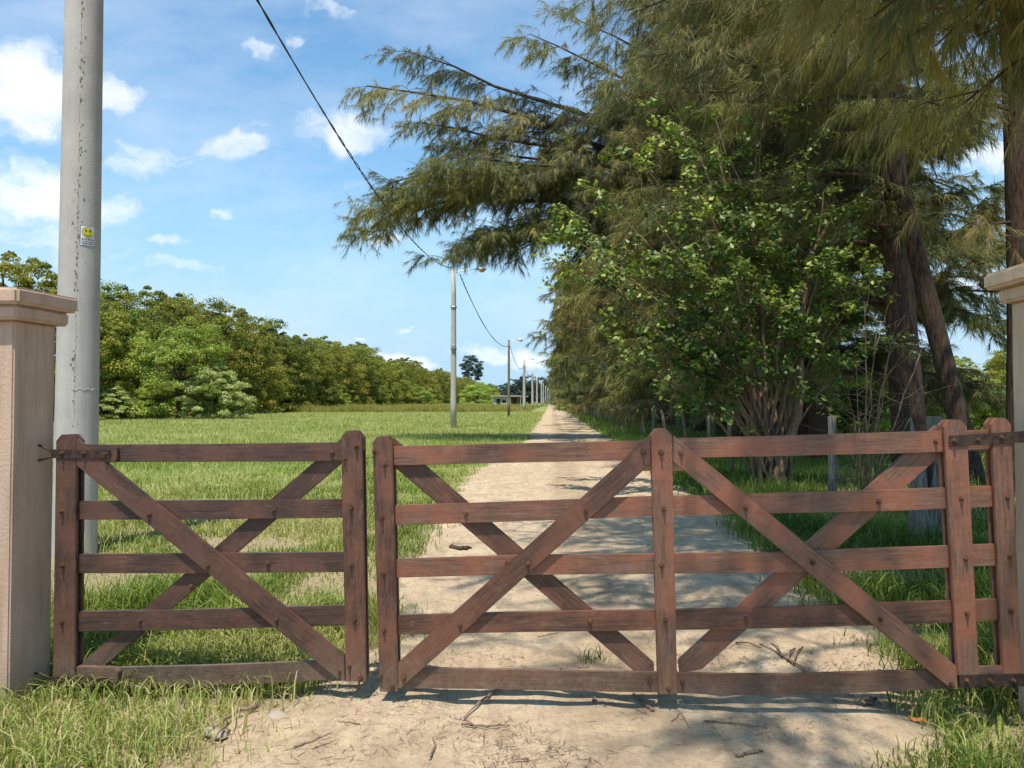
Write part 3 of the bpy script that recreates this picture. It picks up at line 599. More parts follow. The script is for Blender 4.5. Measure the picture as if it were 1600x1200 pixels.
def near_pole():
    P = gnd(116.5, 866); h = 9.3
    g = empty('utility_pole', P, 'thick concrete utility pole with a smiley sticker behind the left pillar', 'utility pole', 'poles along the lane')
    lean = (.03, 0); r0, r1 = .198, .15
    shaft = tube_mesh('shaft', [pole_shape(h, r0, r1, lean, 60, 40)])
    link('shaft', shaft, CONC, g, local=True)
    rad = lambda z: r0+(r1-r0)*(z+.15)/(h+.15)
    def on(az, z, o=.002):   # point on the surface; az from straight towards the camera, positive to the right
        r = rad(z)+o; base = math.atan2(-P.y, -P.x); a = base+az
        return Vector((lean[0]*(z+.15)/(h+.15)+r*math.cos(a), r*math.sin(a), z))
    # mould seam and casting pits
    bm = bmesh.new()
    for k in range(380):
        z = random.uniform(.3, 7.2); az = -.13+random.gauss(0, .035 if random.random() < .6 else .16)-.05*math.sin(z)
        if fbm(z*2.2, 3.3, 3, 4) < .47 and random.random() < .75: continue
        s = random.uniform(.003, .011); e = random.uniform(.5, 2.2)
        ring = [on(az+s*math.cos(t)/rad(z)*random.uniform(.6, 1.1), z+s*e*math.sin(t)*random.uniform(.6, 1.1), .0015) for t in [i*math.pi/3 for i in range(6)]]
        bm.faces.new([bm.verts.new(p) for p in ring])
    for k in range(90):
        z0 = .3+k*.077; 
        if random.random() < .25: continue
        ring = [on(-.13, z0, .0012), on(-.115, z0, .0012), on(-.115, z0+.06, .0012), on(-.13, z0+.06, .0012)]; bm.faces.new([bm.verts.new(p) for p in ring])
    tag(link('casting_pits', bm_mesh('pits', bm), PIT, g, local=True), kind='stuff')
    for z in (1.0, 1.62, 6.6):      # raised mould joints round the shaft
        m = tube_mesh('mould_joint', [([on(a/10, z+.012*math.sin(a*1.7), .0) for a in range(-3, 26)], [.0035]*29, 6)]); link('mould_joint', m, CONC, g, local=True)
    # sticker, wrapped round the shaft
    zc = at(130, 373, P.y).z; SW, SH = .125, .19; a0 = .36
    def stick(u, v, o): return on(a0+u/rad(zc), zc+v, o)
    def patch(w, h, cu, cv, o, mat, nm, par, n=8):
        bm = bmesh.new(); grid = [[bm.verts.new(stick(cu-w/2+w*i/n, cv-h/2+h*j/2, o)) for i in range(n+1)] for j in range(3)]
        for j in range(2):
            for i in range(n): bm.faces.new((grid[j][i], grid[j][i+1], grid[j+1][i+1], grid[j+1][i]))
        return link(nm, bm_mesh(nm, bm), mat, par, local=True)
    edge = patch(SW+.008, SH+.008, 0, 0, .0022, S_BLK, 'sticker', g)
    patch(SW, SH, 0, 0, .0034, S_WHITE, 'sticker_face', edge)
    def disc(cu, cv, ru, rv, o, mat, nm, arc=None):
        bm = bmesh.new(); c = bm.verts.new(stick(cu, cv, o)); ring = [bm.verts.new(stick(cu+ru*math.cos(t), cv+rv*math.sin(t), o)) for t in [i*math.pi/16 for i in range(32)]]
        for i in range(32): bm.faces.new((c, ring[i], ring[(i+1) % 32]))
        return link(nm, bm_mesh(nm, bm), mat, edge, local=True)
    disc(0, .035, .052, .052, .0044, S_BLK, 'face_outline'); disc(0, .035, .048, .048, .0054, S_YEL, 'smiley_face')
    disc(-.017, .05, .007, .012, .0064, S_BLK, 'eye'); disc(.017, .05, .007, .012, .0064, S_BLK, 'eye')
    bm = bmesh.new(); prev = None
    for i in range(13):
        t = math.pi*(1.12+.76*i/12); a = bm.verts.new(stick(.032*math.cos(t), .036+.03*math.sin(t), .0064)); b = bm.verts.new(stick(.036*math.cos(t), .034+.035*math.sin(t), .0064))
        if prev: bm.faces.new((prev[0], a, b, prev[1]))
        prev = (a, b)
    link('mouth', bm_mesh('mouth', bm), S_BLK, edge, local=True)
    for txt, v, sz in (('SONRIA', -.045, .030), ('LO ESTAMOS', -.066, .0185), ('FILMANDO', -.086, .021)):
        cu = bpy.data.curves.new('t', 'FONT'); cu.body = txt; cu.size = sz; cu.align_x = 'CENTER'; cu.offset = .0006
        to = bpy.data.objects.new('t', cu); COL.objects.link(to); bpy.context.view_layer.update()
        me = bpy.data.meshes.new_from_object(to.evaluated_get(bpy.context.evaluated_depsgraph_get())); bpy.data.objects.remove(to); bpy.data.curves.remove(cu)
        for vv in me.vertices: vv.co = stick(vv.co.x, v+vv.co.y, .0062)
        link('lettering', me, S_BLK, edge, local=True)
    return P, h
P1, h1 = near_pole()
def far_poles():
    def one(P, h, r0, label, mat=CONC, lamp=None, bands=False):
        g = empty('lamp_pole' if lamp else 'utility_pole', P, label, 'utility pole', 'poles along the lane')
        link('shaft', tube_mesh('shaft', [pole_shape(h, r0, r0*.7, (0, 0), 6, 16)]), mat, g, local=True)
        if lamp: lamp_arm(g, h, *lamp)
        if bands:
            for z in (h*.76, h*.5): link('band', tube_mesh('band', [([(0, 0, z-.05), (0, 0, z+.05)], [r0*.88+.02]*2, 16)]), STEEL, g, local=True)
            bm = bmesh.new(); add_box(bm, (.0, -r0*.85-.06, h*.51), (.22, .12, .22)); link('junction_box', bm_mesh('jb', bm, .01), STEEL, g, local=True)
        return g
    P2 = gnd(708.5, 669); one(P2, at(708, 421, P2.y).z, .182, 'tall pale concrete pole in the field whose amber lamp hides in the foliage', lamp=(1.5, .1, 'o'), bands=True)
    d3 = 78.0; P3 = Vector(((795-800)/F*d3, d3, 0)); one(P3, at(794, 531, d3).z, .15, 'slim dark wooden pole with a white lamp on a short arm', BARK_G, (1.15, .15, 'w', 1.25))
    d4 = 112.0; P4 = Vector(((819-800)/F*d4, d4, 0)); one(P4, at(819, 561, d4).z, .25, 'whitish pole with a thin lamp arm, third from the near field pole', lamp=(1.2, .15, 'w', .9))
    far = 'slim pale pole in the far cluster at the end of the lane'; out = [P2, P3, P4]
    for px, d in ((832, 148), (839, 183), (846, 222), (849, 258), (852.5, 300), (856, 350), (859, 400)):
        P = Vector(((px-800)/F*d, d, 0)); one(P, 8.0, .26, far); out.append(P)
    return out
PP = far_poles()
def cable():
    def span(a, b, sag, r, tw, label, n=60):
        g = empty('overhead_cable', a, label, 'cable', 'cables between the poles'); pa = []; pb = []
        for i in range(n+1):
            t = i/n; p = a.lerp(b, t); p.z -= 4*sag*t*(1-t); d = (b-a).length*t
            w = tw*(1+.8*math.sin(d*.7)); q = Vector((math.cos(d*4)*w, 0, math.sin(d*4)*w)); pa.append(p+q); pb.append(p-q)
        link('strand', tube_mesh('strand', [(pa, [r]*(n+1), 6)]), CABLE, g); link('strand', tube_mesh('strand', [(pb, [r]*(n+1), 6)]), CABLE, g)
    z2 = at(706, 419, PP[0].y).z; z3 = at(793, 541, 78).z
    span(Vector((P1.x+.12, P1.y+.1, 8.45)), Vector((PP[0].x, PP[0].y, z2)), 1.38, .013, .012, 'thick black twisted cable sagging from the near pole across the sky', 220)
    span(Vector((PP[0].x+.35, PP[0].y, z2-.35)), Vector((PP[1].x, PP[1].y, z3)), 1.25, .022, .012, 'black cable running from the field pole to the wooden lamp pole', 80)
    span(Vector((PP[1].x+.1, PP[1].y, z3+.1)), Vector((PP[2].x, PP[2].y, 7.0)), 1.3, .024, .01, 'thin dark cable dropping from the wooden lamp pole to the whitish pole', 50)
    span(Vector((PP[2].x+.1, PP[2].y, 7.2)), Vector((PP[3].x, PP[3].y, 7.2)), 1.3, .024, .01, 'far cable beyond the whitish pole, partly hidden by the trees', 40)
cable()

# ------------------------------------------------------------------ trees
def unit(v): return v/np.maximum(np.linalg.norm(v, axis=-1, keepdims=True), 1e-9)
def bezier_limb(p, az, el, ln, droop, n=9, wob=.06, rg=random):
    pts = [Vector(p)]; d = Vector((math.cos(az)*math.cos(el), math.sin(az)*math.cos(el), math.sin(el)))
    for i in range(n-1):
        pts.append(pts[-1]+d*(ln/(n-1))); d = (d+Vector((rg.gauss(0, wob), rg.gauss(0, wob), rg.gauss(0, wob)-droop/(n-1)))).normalized()
    return pts
def along(pts, t):
    f = t*(len(pts)-1); i = min(int(f), len(pts)-2); return pts[i].lerp(pts[i+1], f-i), (pts[i+1]-pts[i]).normalized()
def needles(tw_p, tw_d, tw_l, tw_t, per, nl, nw, droop, sp=.55):
    """hanging needle sprays along every twig"""
    tw_p, tw_d, tw_l, tw_t = map(np.array, (tw_p, tw_d, tw_l, tw_t)); m = len(tw_p)
    k = np.repeat(np.arange(m), per); n = len(k); t = rng.uniform(.05, 1, n)
    P = tw_p[k]+tw_d[k]*(t*tw_l[k])[:, None]; P[:, 2] -= (t**2)*tw_l[k]*.25
    D = unit(tw_d[k]*.75+rng.normal(0, sp, (n, 3))+np.array([0, 0, -droop])); Ln = nl*rng.uniform(.6, 1.25, n)
    S = unit(np.cross(D, rng.normal(0, 1, (n, 3))))*(nw*rng.uniform(.7, 1.3, n)/2)[:, None]
    E = P+D*Ln[:, None]; E[:, 2] -= Ln*.12
    V = np.stack([P-S, P+S, E], 1).reshape(-1, 3); i = np.arange(n)*3
    T = np.clip(tw_t[k]+rng.normal(0, .13, n), 0, 1)
    return V, np.stack([i, i+1, i+2], -1), np.repeat(T, 3)
def casuarina(seed, H, Rr, r0, nl, lean=(0, 0), z0=2.0, per=34, nlen=.34, nwid=.016, limbs=None, sec=12, ter=6, azr=None, trunk_n=14, wig=.25, low=.9, twl=.7, secl=.30, drp=.75, spr=.5):
    rg = random.Random(seed); tr = []
    for i in range(trunk_n+1):
        t = i/trunk_n; tr.append(Vector((lean[0]*t+math.sin(t*7+seed)*wig*t, lean[1]*t+math.cos(t*6+seed)*wig*t, -.2+H*t)))
    paths = [(tr, [r0*(1+.18*math.exp(-i*1.6))*(1-.9*(i/trunk_n))**.85+.02 for i in range(trunk_n+1)], 14)]
    P = []; D = []; Ls = []; T = []; L_ = []
    for i in range(nl):
        t = (i+rg.random())/nl; z = z0+(H-z0)*t**.95; prof = (low+(1-low)*min(1, t*4))*(1-t)**.55+.10
        p, _ = along(tr, min(.99, (z+.2)/H)); az = rg.uniform(*azr) if azr and rg.random() < .8 else i*2.4+rg.uniform(-.4, .4)
        L_.append((p, az, R(12+38*t+rg.uniform(-12, 12)), Rr*prof*rg.uniform(.75, 1.1), rg.uniform(.55, 1.05)))
    for l in (limbs or []): L_.append(l)
    for p, az, el, ln, dr in L_:
        pts = bezier_limb(p, az, el, ln, dr, 9, .07, rg); rr = .012+ln*.0095
        paths.append((pts, [rr*(1-.85*q/8) for q in range(9)], 6)); base_t = min(1, max(0, rg.gauss(.5, .2)))
        ns = max(4, int(sec*ln/5))
        for s in range(ns):
            u = .14+.86*(s+rg.random())/ns; q, d = along(pts, min(u, .999)); saz = math.atan2(d.y, d.x)+rg.choice((-1, 1))*rg.uniform(.35, 1.2)
            sl = (secl*ln*(1-.45*u)+.35)*rg.uniform(.6, 1.15); sp = bezier_limb(q, saz, rg.uniform(-.35, .55), sl, rg.uniform(.3, 1.1), 6, .1, rg)
            paths.append((sp, [max(.004, .004+sl*.008*(1-w/5)) for w in range(6)], 4)); tt = base_t+rg.gauss(0, .1)
            for w in range(int((ter+int(sl*2))*rg.choice((.25, .7, 1.2, 1.8)))):
                uu = rg.uniform(.1, 1); q2, d2 = along(sp, min(uu, .999)); a2 = math.atan2(d2.y, d2.x)+rg.uniform(-1.3, 1.3); e2 = rg.uniform(-.9, .5)
                P.append(tuple(q2)); D.append((math.cos(a2)*math.cos(e2), math.sin(a2)*math.cos(e2), math.sin(e2))); Ls.append(rg.uniform(.6, 1.2)*twl)
                T.append(.03 if rg.random() < .05 else tt+rg.gauss(0, .07))
    V, Fc, Tn = needles(P, D, Ls, T, per, nlen, nwid, drp, spr)
    crown = npmesh('crown', V, Fc, Tn); crown.materials.append(NEED); trunk = tube_mesh('trunk', paths, caps=False); trunk.materials.append(BARK)
    return trunk, crown
def plant_tree(name, pair, loc, label, cat, group=None, rz=0, sc=(1, 1, 1)):
    g = empty(name, loc, label, cat, group, rz); g.scale = sc
    for nm, me in zip(('trunk', 'crown'), pair):
        if me: o = bpy.data.objects.new(nm, me); COL.objects.link(o); o.parent = g
    return g
def by_world(px, py, Y): return at(px, py, Y)
GC = 'casuarina trees along the lane fence'
def casuarinas():
    def limb(base, z, target, el=.25, dr=.55, sc=1.0):
        p = Vector((0, 0, z)); d = Vector(target)-(Vector(base)+p); h = math.hypot(d.x, d.y); return (p, math.atan2(d.y, d.x), d.z/h+dr*.5, h*sc, dr)
    # tree whose trunk stands outside the right edge and hangs over the gate
    b = Vector((8.6, 4.9, 0)); lm = [limb(b, z, t, el, dr) for z, t, el, dr in (
        (6.5, (3.6, 7.6, 4.9), .12, .7), (7.2, (4.3, 8.4, 5.6), .22, .8), (8.3, (2.3, 6.6, 6.4), .18, .5), (7.0, (3.3, 6.6, 5.6), .15, .6), (9.6, (.2, 5.2, 8.2), .2, .4), (10.4, (1.0, 3.4, 9), .2, .3),
        (9.0, (1.4, 4.4, 7.6), .12, .35), (11.5, (-.5, 3.0, 9.2), .2, .3), (8.0, (4.0, 2.0, 8), .2, .3), (6.2, (5.2, 9.0, 4.6), .15, .5), (10, (-.1, 4.2, 8.4), .2, .3), (9.3, (2.4, 5.6, 7.4), .2, .3), (10.5, (1.2, 6.0, 8.6), .2, .4), (11, (.2, 1.6, 9.5), .2, .3), (10, (.4, 6.4, 8.2), .2, .3), (9, (2.0, 7.4, 7.4), .2, .3), (10.5, (-.3, 5.6, 8.8), .2, .3), (11, (1.4, 5.0, 9.4), .2, .3), (9, (3.2, 5.0, 7.6), .2, .3), (11.5, (2.4, 1.4, 9.6), .2, .3), (9, (-.1, 1.1, 7.4), .2, .3), (9.6, (.2, 3.8, 7.6), .2, .3), (9.5, (2.6, 2.8, 8.3), .2, .3), (12, (.6, 7.2, 10), .2, .3))]
    pr = casuarina(1, 17, 4.0, .30, 16, z0=8, per=62, nlen=.32, nwid=.0078, limbs=lm, sec=17, ter=9, twl=.6, drp=1.25, spr=.38)
    plant_tree('casuarina_tree', pr, b, 'near casuarina whose drooping grey green needle branches hang across the upper right', 'casuarina tree', GC)
    # trunk behind the cream pillar
    b = Vector((8.15, 11.6, 0)); lm = [limb(b, 6.0, (4.6, 9.6, 5), .2, .8), limb(b, 7.5, (3.6, 10.0, 6), .15, .7), limb(b, 4.4, (6.6, 11.2, 4.3), -.25, -.3)]
    pr = casuarina(2, 19, 4.0, .32, 14, z0=6, per=40, nlen=.32, nwid=.007, limbs=lm, sec=10, ter=6, azr=(2.2, 4.2), twl=.6)
    plant_tree('casuarina_tree', pr, b, 'dark straight casuarina trunk rising behind the cream pillar', 'casuarina tree', GC)
    # leaning trunk
    b = Vector((8.55, 13.6, 0)); pr = casuarina(3, 15, 3.2, .175, 12, lean=(-3.0, .6), z0=4.5, per=36, nlen=.32, nwid=.009, sec=9, ter=6, wig=.15, twl=.6, azr=(1.8, 4.4))
    plant_tree('casuarina_tree', pr, b, 'slender dark casuarina trunk leaning left, just left of the pillar', 'casuarina tree', GC)
    b = Vector((8.25, 15.2, 0)); lm = [limb(b, 5.5, (3.6, 13.4, 5), .2, .8), limb(b, 8, (3, 12.8, 7), .2, .7), limb(b, 7, (2.4, 14.6, 7), .2, .7), limb(b, 10, (2.2, 13.8, 9), .2, .7)]
    pr = casuarina(4, 20, 6.0, .31, 26, lean=(-.9, 0), z0=3.4, per=44, nlen=.34, nwid=.010, limbs=lm, sec=12, ter=7, twl=.65, azr=(1.9, 4.2))
    plant_tree('casuarina_tree', pr, b, 'thickest casuarina trunk with rough bark behind the leafy green shrub tree', 'casuarina tree', GC)
    # second trunk line deeper in
    # big tree with the long limb reaching out over the lane and field
    b = lane(7.4, 28); tgt = [(at(585, 290, 27.9), 8.4, .16, .6), (at(575, 345, 26.9), 7.9, .12, .75), (at(625, 215, 28.4), 8.8, .22, .5), (at(668, 400, 27.4), 7.5, .05, .85), (at(725, 415, 28.4), 7.0, .0, .8), (at(700, 200, 28.4), 9.2, .3, .1), (at(790, 380, 27.9), 7.5, .05, .75), (at(620, 320, 28.9), 8.1, .1, .75), (at(700, 270, 27.6), 8.4, .1, .5), (at(765, 170, 28.4), 10.3, .1, -.1), (at(810, 80, 28.4), 12.3, .1, -.2), (at(740, 330, 26.9), 7.9, .1, .6), (at(830, 180, 27.4), 10.1, .1, .2), (at(650, 350, 28.2), 7.9, .1, .8), (at(870, 60, 27.4), 13.2, .1, .2), (at(535, 300, 27.5), 8.6, 0, .7), (at(560, 350, 28), 8.0, 0, .85), (at(610, 385, 28.5), 7.6, 0, .9), (at(560, 230, 28), 9.0, 0, .55), (at(680, 420, 29), 7.2, 0, .9), (at(760, 410, 28.8), 7, 0, .8), (at(600, 165, 28.6), 9.2, 0, .35)]
    lm = [limb(b, z, t, 0, dr, 1.02) for t, z, el, dr in tgt]
    pr = casuarina(5, 24, 7.4, .42, 48, z0=3.4, per=48, nlen=.30, nwid=.0135, limbs=lm, sec=15, ter=7, secl=.15)
    plant_tree('casuarina_tree', pr, b, 'casuarina with a long limb reaching far left over the lane, under the cable', 'casuarina tree', GC)
    var = [casuarina(s, 24, 8.0, .34, 66, z0=2.6, per=52, nlen=.38, nwid=.021, sec=12, ter=6, low=.8, secl=.2) for s in (11, 12, 13)]
    tree_labels = {0: 'casuarina standing next beyond the thick rough barked trunk', 1: 'casuarina between the first two trees with low dark drooping skirts'}
    offs = [(7.0, 19.3), (7.6, 22.0), (7.6, 25), (7.7, 33), (7.5, 37.5), (7.8, 42), (7.5, 47), (7.7, 52), (7.4, 57.5), (7.8, 63), (7.5, 69), (7.6, 76), (7.5, 83)] + [(7.5+random.uniform(-.4, .4), 91+i*8.5) for i in range(28)]
    for i, (o, Y) in enumerate(offs):
        s = random.uniform(.88, 1.08)*(.72 if i < 2 else 1); lab = 'casuarina of the long row narrowing away down the right side of the lane'
        if i == 0: lab = 'casuarina nearest behind the thick rough barked trunk'
        if i == 1: lab = 'casuarina set back from the row, just before the long limbed tree'
        plant_tree('casuarina_tree', var[i % 3], lane(o, Y), lab, 'casuarina tree', GC, random.uniform(0, 6.28), (s, s, s*random.uniform(.9, 1.06)))
casuarinas()

def leaf_quads(P, Nrm, size, tint, asp=.55, fold=0):
    n = len(P); A = unit(np.cross(Nrm, rng.normal(0, 1, (n, 3)))); B = np.cross(Nrm, A); L_ = size[:, None]
    V = np.stack([P-A*L_*.5, P-B*L_*asp*.5-A*L_*.05+Nrm*L_*fold, P+A*L_*.5, P+B*L_*asp*.5-A*L_*.05+Nrm*L_*fold], 1).reshape(-1, 3)
    i = np.arange(n)*4
    if fold: return V, np.concatenate([np.stack([i, i+1, i+2], -1), np.stack([i, i+2, i+3], -1)]), np.repeat(tint, 4)
    return V, np.stack([i, i+1, i+2, i+3], -1), np.repeat(tint, 4)
def lumpy(seed, H, W, nl, per, lr, leaf, mat, zlow=.0, hemi=False, tintc=.5):
    g = np.random.default_rng(seed); C = []
    while len(C) < nl:
        p = g.uniform(-1, 1, 3)
        if hemi:
            u = .5+.5*p[2]; d = math.sqrt(p[0]**2+p[1]**2+u**3.0)
            if d > 1 or (d < .66 and g.random() < .85): continue
            C.append((p[0]*W/2, p[1]*W/2, max(.25, H*u-lr*.5), d)); continue
        q = np.array([p[0], p[1], p[2]]); d = np.linalg.norm(q)
        if d > 1 or (d < .62 and g.random() < .7): continue
        z = zlow*H+(H*(1-zlow))*(.5+.5*p[2]); C.append((p[0]*W/2, p[1]*W/2, max(.4, z-lr*.4), d))
    C = np.array(C); k = np.repeat(np.arange(nl), per); n = len(k); r = lr*g.uniform(.35, 1.35, nl)[k]*g.uniform(.8, 1.2, n)
    D = unit(g.normal(0, 1, (n, 3))); D[:, 2] = np.abs(D[:, 2])*.9-.25*(g.random(n) < .4); rad = r*g.uniform(.55, 1.08, n)**.6
    P = C[k, :3]+D*rad[:, None]*np.array([1, 1, .85]); P[:, 2] = np.maximum(P[:, 2], .1)
    Nn = unit(D+g.normal(0, .55, (n, 3))); T = np.clip(tintc+g.normal(0, .13, nl)[k]+g.normal(0, .12, n), 0, 1)
    V, Fc, T = leaf_quads(P, Nn, leaf*g.uniform(.6, 1.35, n), T, .6)
    me = npmesh('crown', V, Fc, T); me.materials.append(mat)
    rg = random.Random(seed); paths = [([Vector((0, 0, -.2)), Vector((.1, .1, H*.3)), Vector((0, .2, H*.6)), Vector((.1, 0, H*.85))], [W*.022, W*.018, W*.012, W*.004], 8)]
    for i in range(0, nl, max(1, nl//14)): paths.append(([Vector((.1, .1, H*rg.uniform(.2, .5))), Vector(C[i, :3])*.6+Vector((0, 0, .2)), Vector(C[i, :3])], [W*.008, W*.006, W*.003], 5))
    tm = tube_mesh('trunk', paths, caps=False); tm.materials.append(BARK); return tm, me
def belt():
    var = [lumpy(s, 13.4, 12.8, 330, 170, .95, .23, BELT, hemi=True, tintc=.5+dt) for s, dt in ((31, .1), (32, -.14), (33, .2), (34, -.02))]
    G = 'broadleaf trees of the belt beyond the field'; Y = 44; i = 0
    while Y < 560:
        lab = 'olive green broadleaf tree in the dense belt along the far side of the field'
        s = random.uniform(.95, 1.12)*(1+.05*math.sin(Y*.09)); o = -43.5+random.uniform(-1, 1)
        if i == 0: lab = 'leafy treetop showing above the pink pillar, left of the near pole'; s = .98
        plant_tree('broadleaf_tree', var[(i*7+i//3) % 4], lane(o, Y), lab, 'broadleaf tree', G, random.uniform(0, 6.28), (s, s, s*random.uniform(.94, 1.04)))
        Y += 6.8 if Y < 160 else (9.5 if Y < 300 else 14); i += 1
    small = [lumpy(s, 4.6, 5.0, 130, 230, .42, .115, BUSHG, hemi=True, tintc=tc) for s, tc in ((41, .5), (42, .62))]; fe = lumpy(43, 5.0, 5.2, 120, 240, .42, .16, FEATH, hemi=True, tintc=.55)
    def bush(pr, px, d, h, w, label, name='bush'): plant_tree(name, pr, Vector(((px-800)/F*d, d, 0)), label, 'bush', None, random.uniform(0, 6.28), (w/5, w/5, h/4.6))
    bush(small[0], 280, 66, 9.4, 9.5, 'bright green rounded bush standing before the belt, right of the near pole')
    bush(small[1], 215, 68, 8.0, 8, 'mid green bush squeezed between the near pole and the brighter rounded bush')
    bush(fe, 338, 66, 4.6, 5.8, 'pale feathery reed like bush at the right foot of the bright green bush', 'reed_bush')
    bush(fe, 172, 62, 2.6, 4.0, 'low pale feathery clump at the foot of the belt beside the near pole', 'reed_bush')
    bush(small[1], 520, 132, 4.4, 6, 'small green bush low against the middle of the belt')
    bush(small[0], 655, 200, 6.5, 9, 'bright green bush against the belt just left of the field pole')
    bush(small[1], 748, 260, 9.0, 14, 'bright green bush mass near the far end of the belt, left of the shed')
    bush(small[1], 884, 120, 3.2, 4, 'bright green bush at the lane edge beneath the far casuarinas')
    for i, (o, Y, sc) in enumerate(((10.5, 19, .5), (12, 23, .6), (10.8, 27, .55), (12.5, 31, .7), (11, 36, .6), (13, 42, .8), (14.5, 26, .6), (16, 34, .7))):
        plant_tree('bush', small[i % 2], lane(o, Y), 'scrubby undergrowth bush in the shade behind the casuarina trunks', 'bush', 'undergrowth behind the casuarinas', i*1.1, (sc, sc, sc))
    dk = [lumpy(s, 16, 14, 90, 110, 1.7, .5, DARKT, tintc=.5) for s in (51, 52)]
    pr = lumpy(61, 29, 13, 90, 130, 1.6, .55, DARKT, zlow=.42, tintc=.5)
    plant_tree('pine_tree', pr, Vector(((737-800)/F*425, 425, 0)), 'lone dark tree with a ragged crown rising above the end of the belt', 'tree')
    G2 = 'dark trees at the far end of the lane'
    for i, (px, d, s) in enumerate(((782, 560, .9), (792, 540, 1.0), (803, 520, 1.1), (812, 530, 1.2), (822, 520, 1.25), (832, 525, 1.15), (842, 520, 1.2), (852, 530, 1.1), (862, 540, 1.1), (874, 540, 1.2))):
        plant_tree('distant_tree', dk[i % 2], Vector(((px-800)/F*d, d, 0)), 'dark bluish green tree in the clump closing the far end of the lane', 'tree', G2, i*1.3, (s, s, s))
    # trees across the paddock, seen between the casuarina trunks
    G3 = 'trees across the right hand paddock'
    for i in range(14):
        Y = 60+i*9+random.uniform(-3, 3); o = 70+random.uniform(-6, 14)
        plant_tree('broadleaf_tree', var[i % 4], lane(o, Y), 'broadleaf tree across the sunlit paddock glimpsed between the casuarina trunks', 'broadleaf tree', G3, i, (1.0, 1.0, .85))
belt()

def shed(px, d, w, dp, h, label, simple=False):
    g = empty('shed' if not simple else 'open_shelter', Vector(((px-800)/F*d, d, 0)), label, 'shed')
    def bx(nm, c, s, m): 
        bm = bmesh.new(); add_box(bm, c, s); return link(nm, bm_mesh(nm, bm, .02), m, g, local=True)
    if simple:
        for sx in (-1, 1):
            for sy in (-1, 1): bx('post', (sx*w*.45, sy*dp*.4, h/2), (.18, .18, h), WHITEP)
        bx('roof', (0, 0, h+.1), (w, dp, .22), WHITEP); bx('back_wall', (0, dp*.3, 1.0), (w*.4, .2, 2), WHITEP); return
    bx('wall', (-w*.2, 0, h/2), (w*.55, dp, h), SHEDP); bx('wall', (w*.3, .25, h/2), (w*.3, dp*.8, h), SHEDW)
    bx('roof', (0, -.1, h+.14), (w*1.04, dp*1.2, .26), SHEDR)
    for x in (-.5, .12, .5): bx('post', (w*x*.98, -dp*.55, h/2), (.16, .16, h), SHEDP)
    bx('doorway', (-w*.3, -dp*.5-.01, h*.42), (.9, .04, h*.8), DARKO); bx('window', (-w*.1, -dp*.5-.01, h*.6), (.8, .04, .7), DARKO); bx('opening', (w*.28, -dp*.4+.23, h*.5), (1.1, .06, h*.75), DARKO)
shed(792, 170, 6.4, 4, 2.7, 'low brick and render shed with a flat greyish roof behind the weeds')
shed(866, 330, 5.4, 4, 2.9, 'small white roofed shelter at the far end of the lane', True)

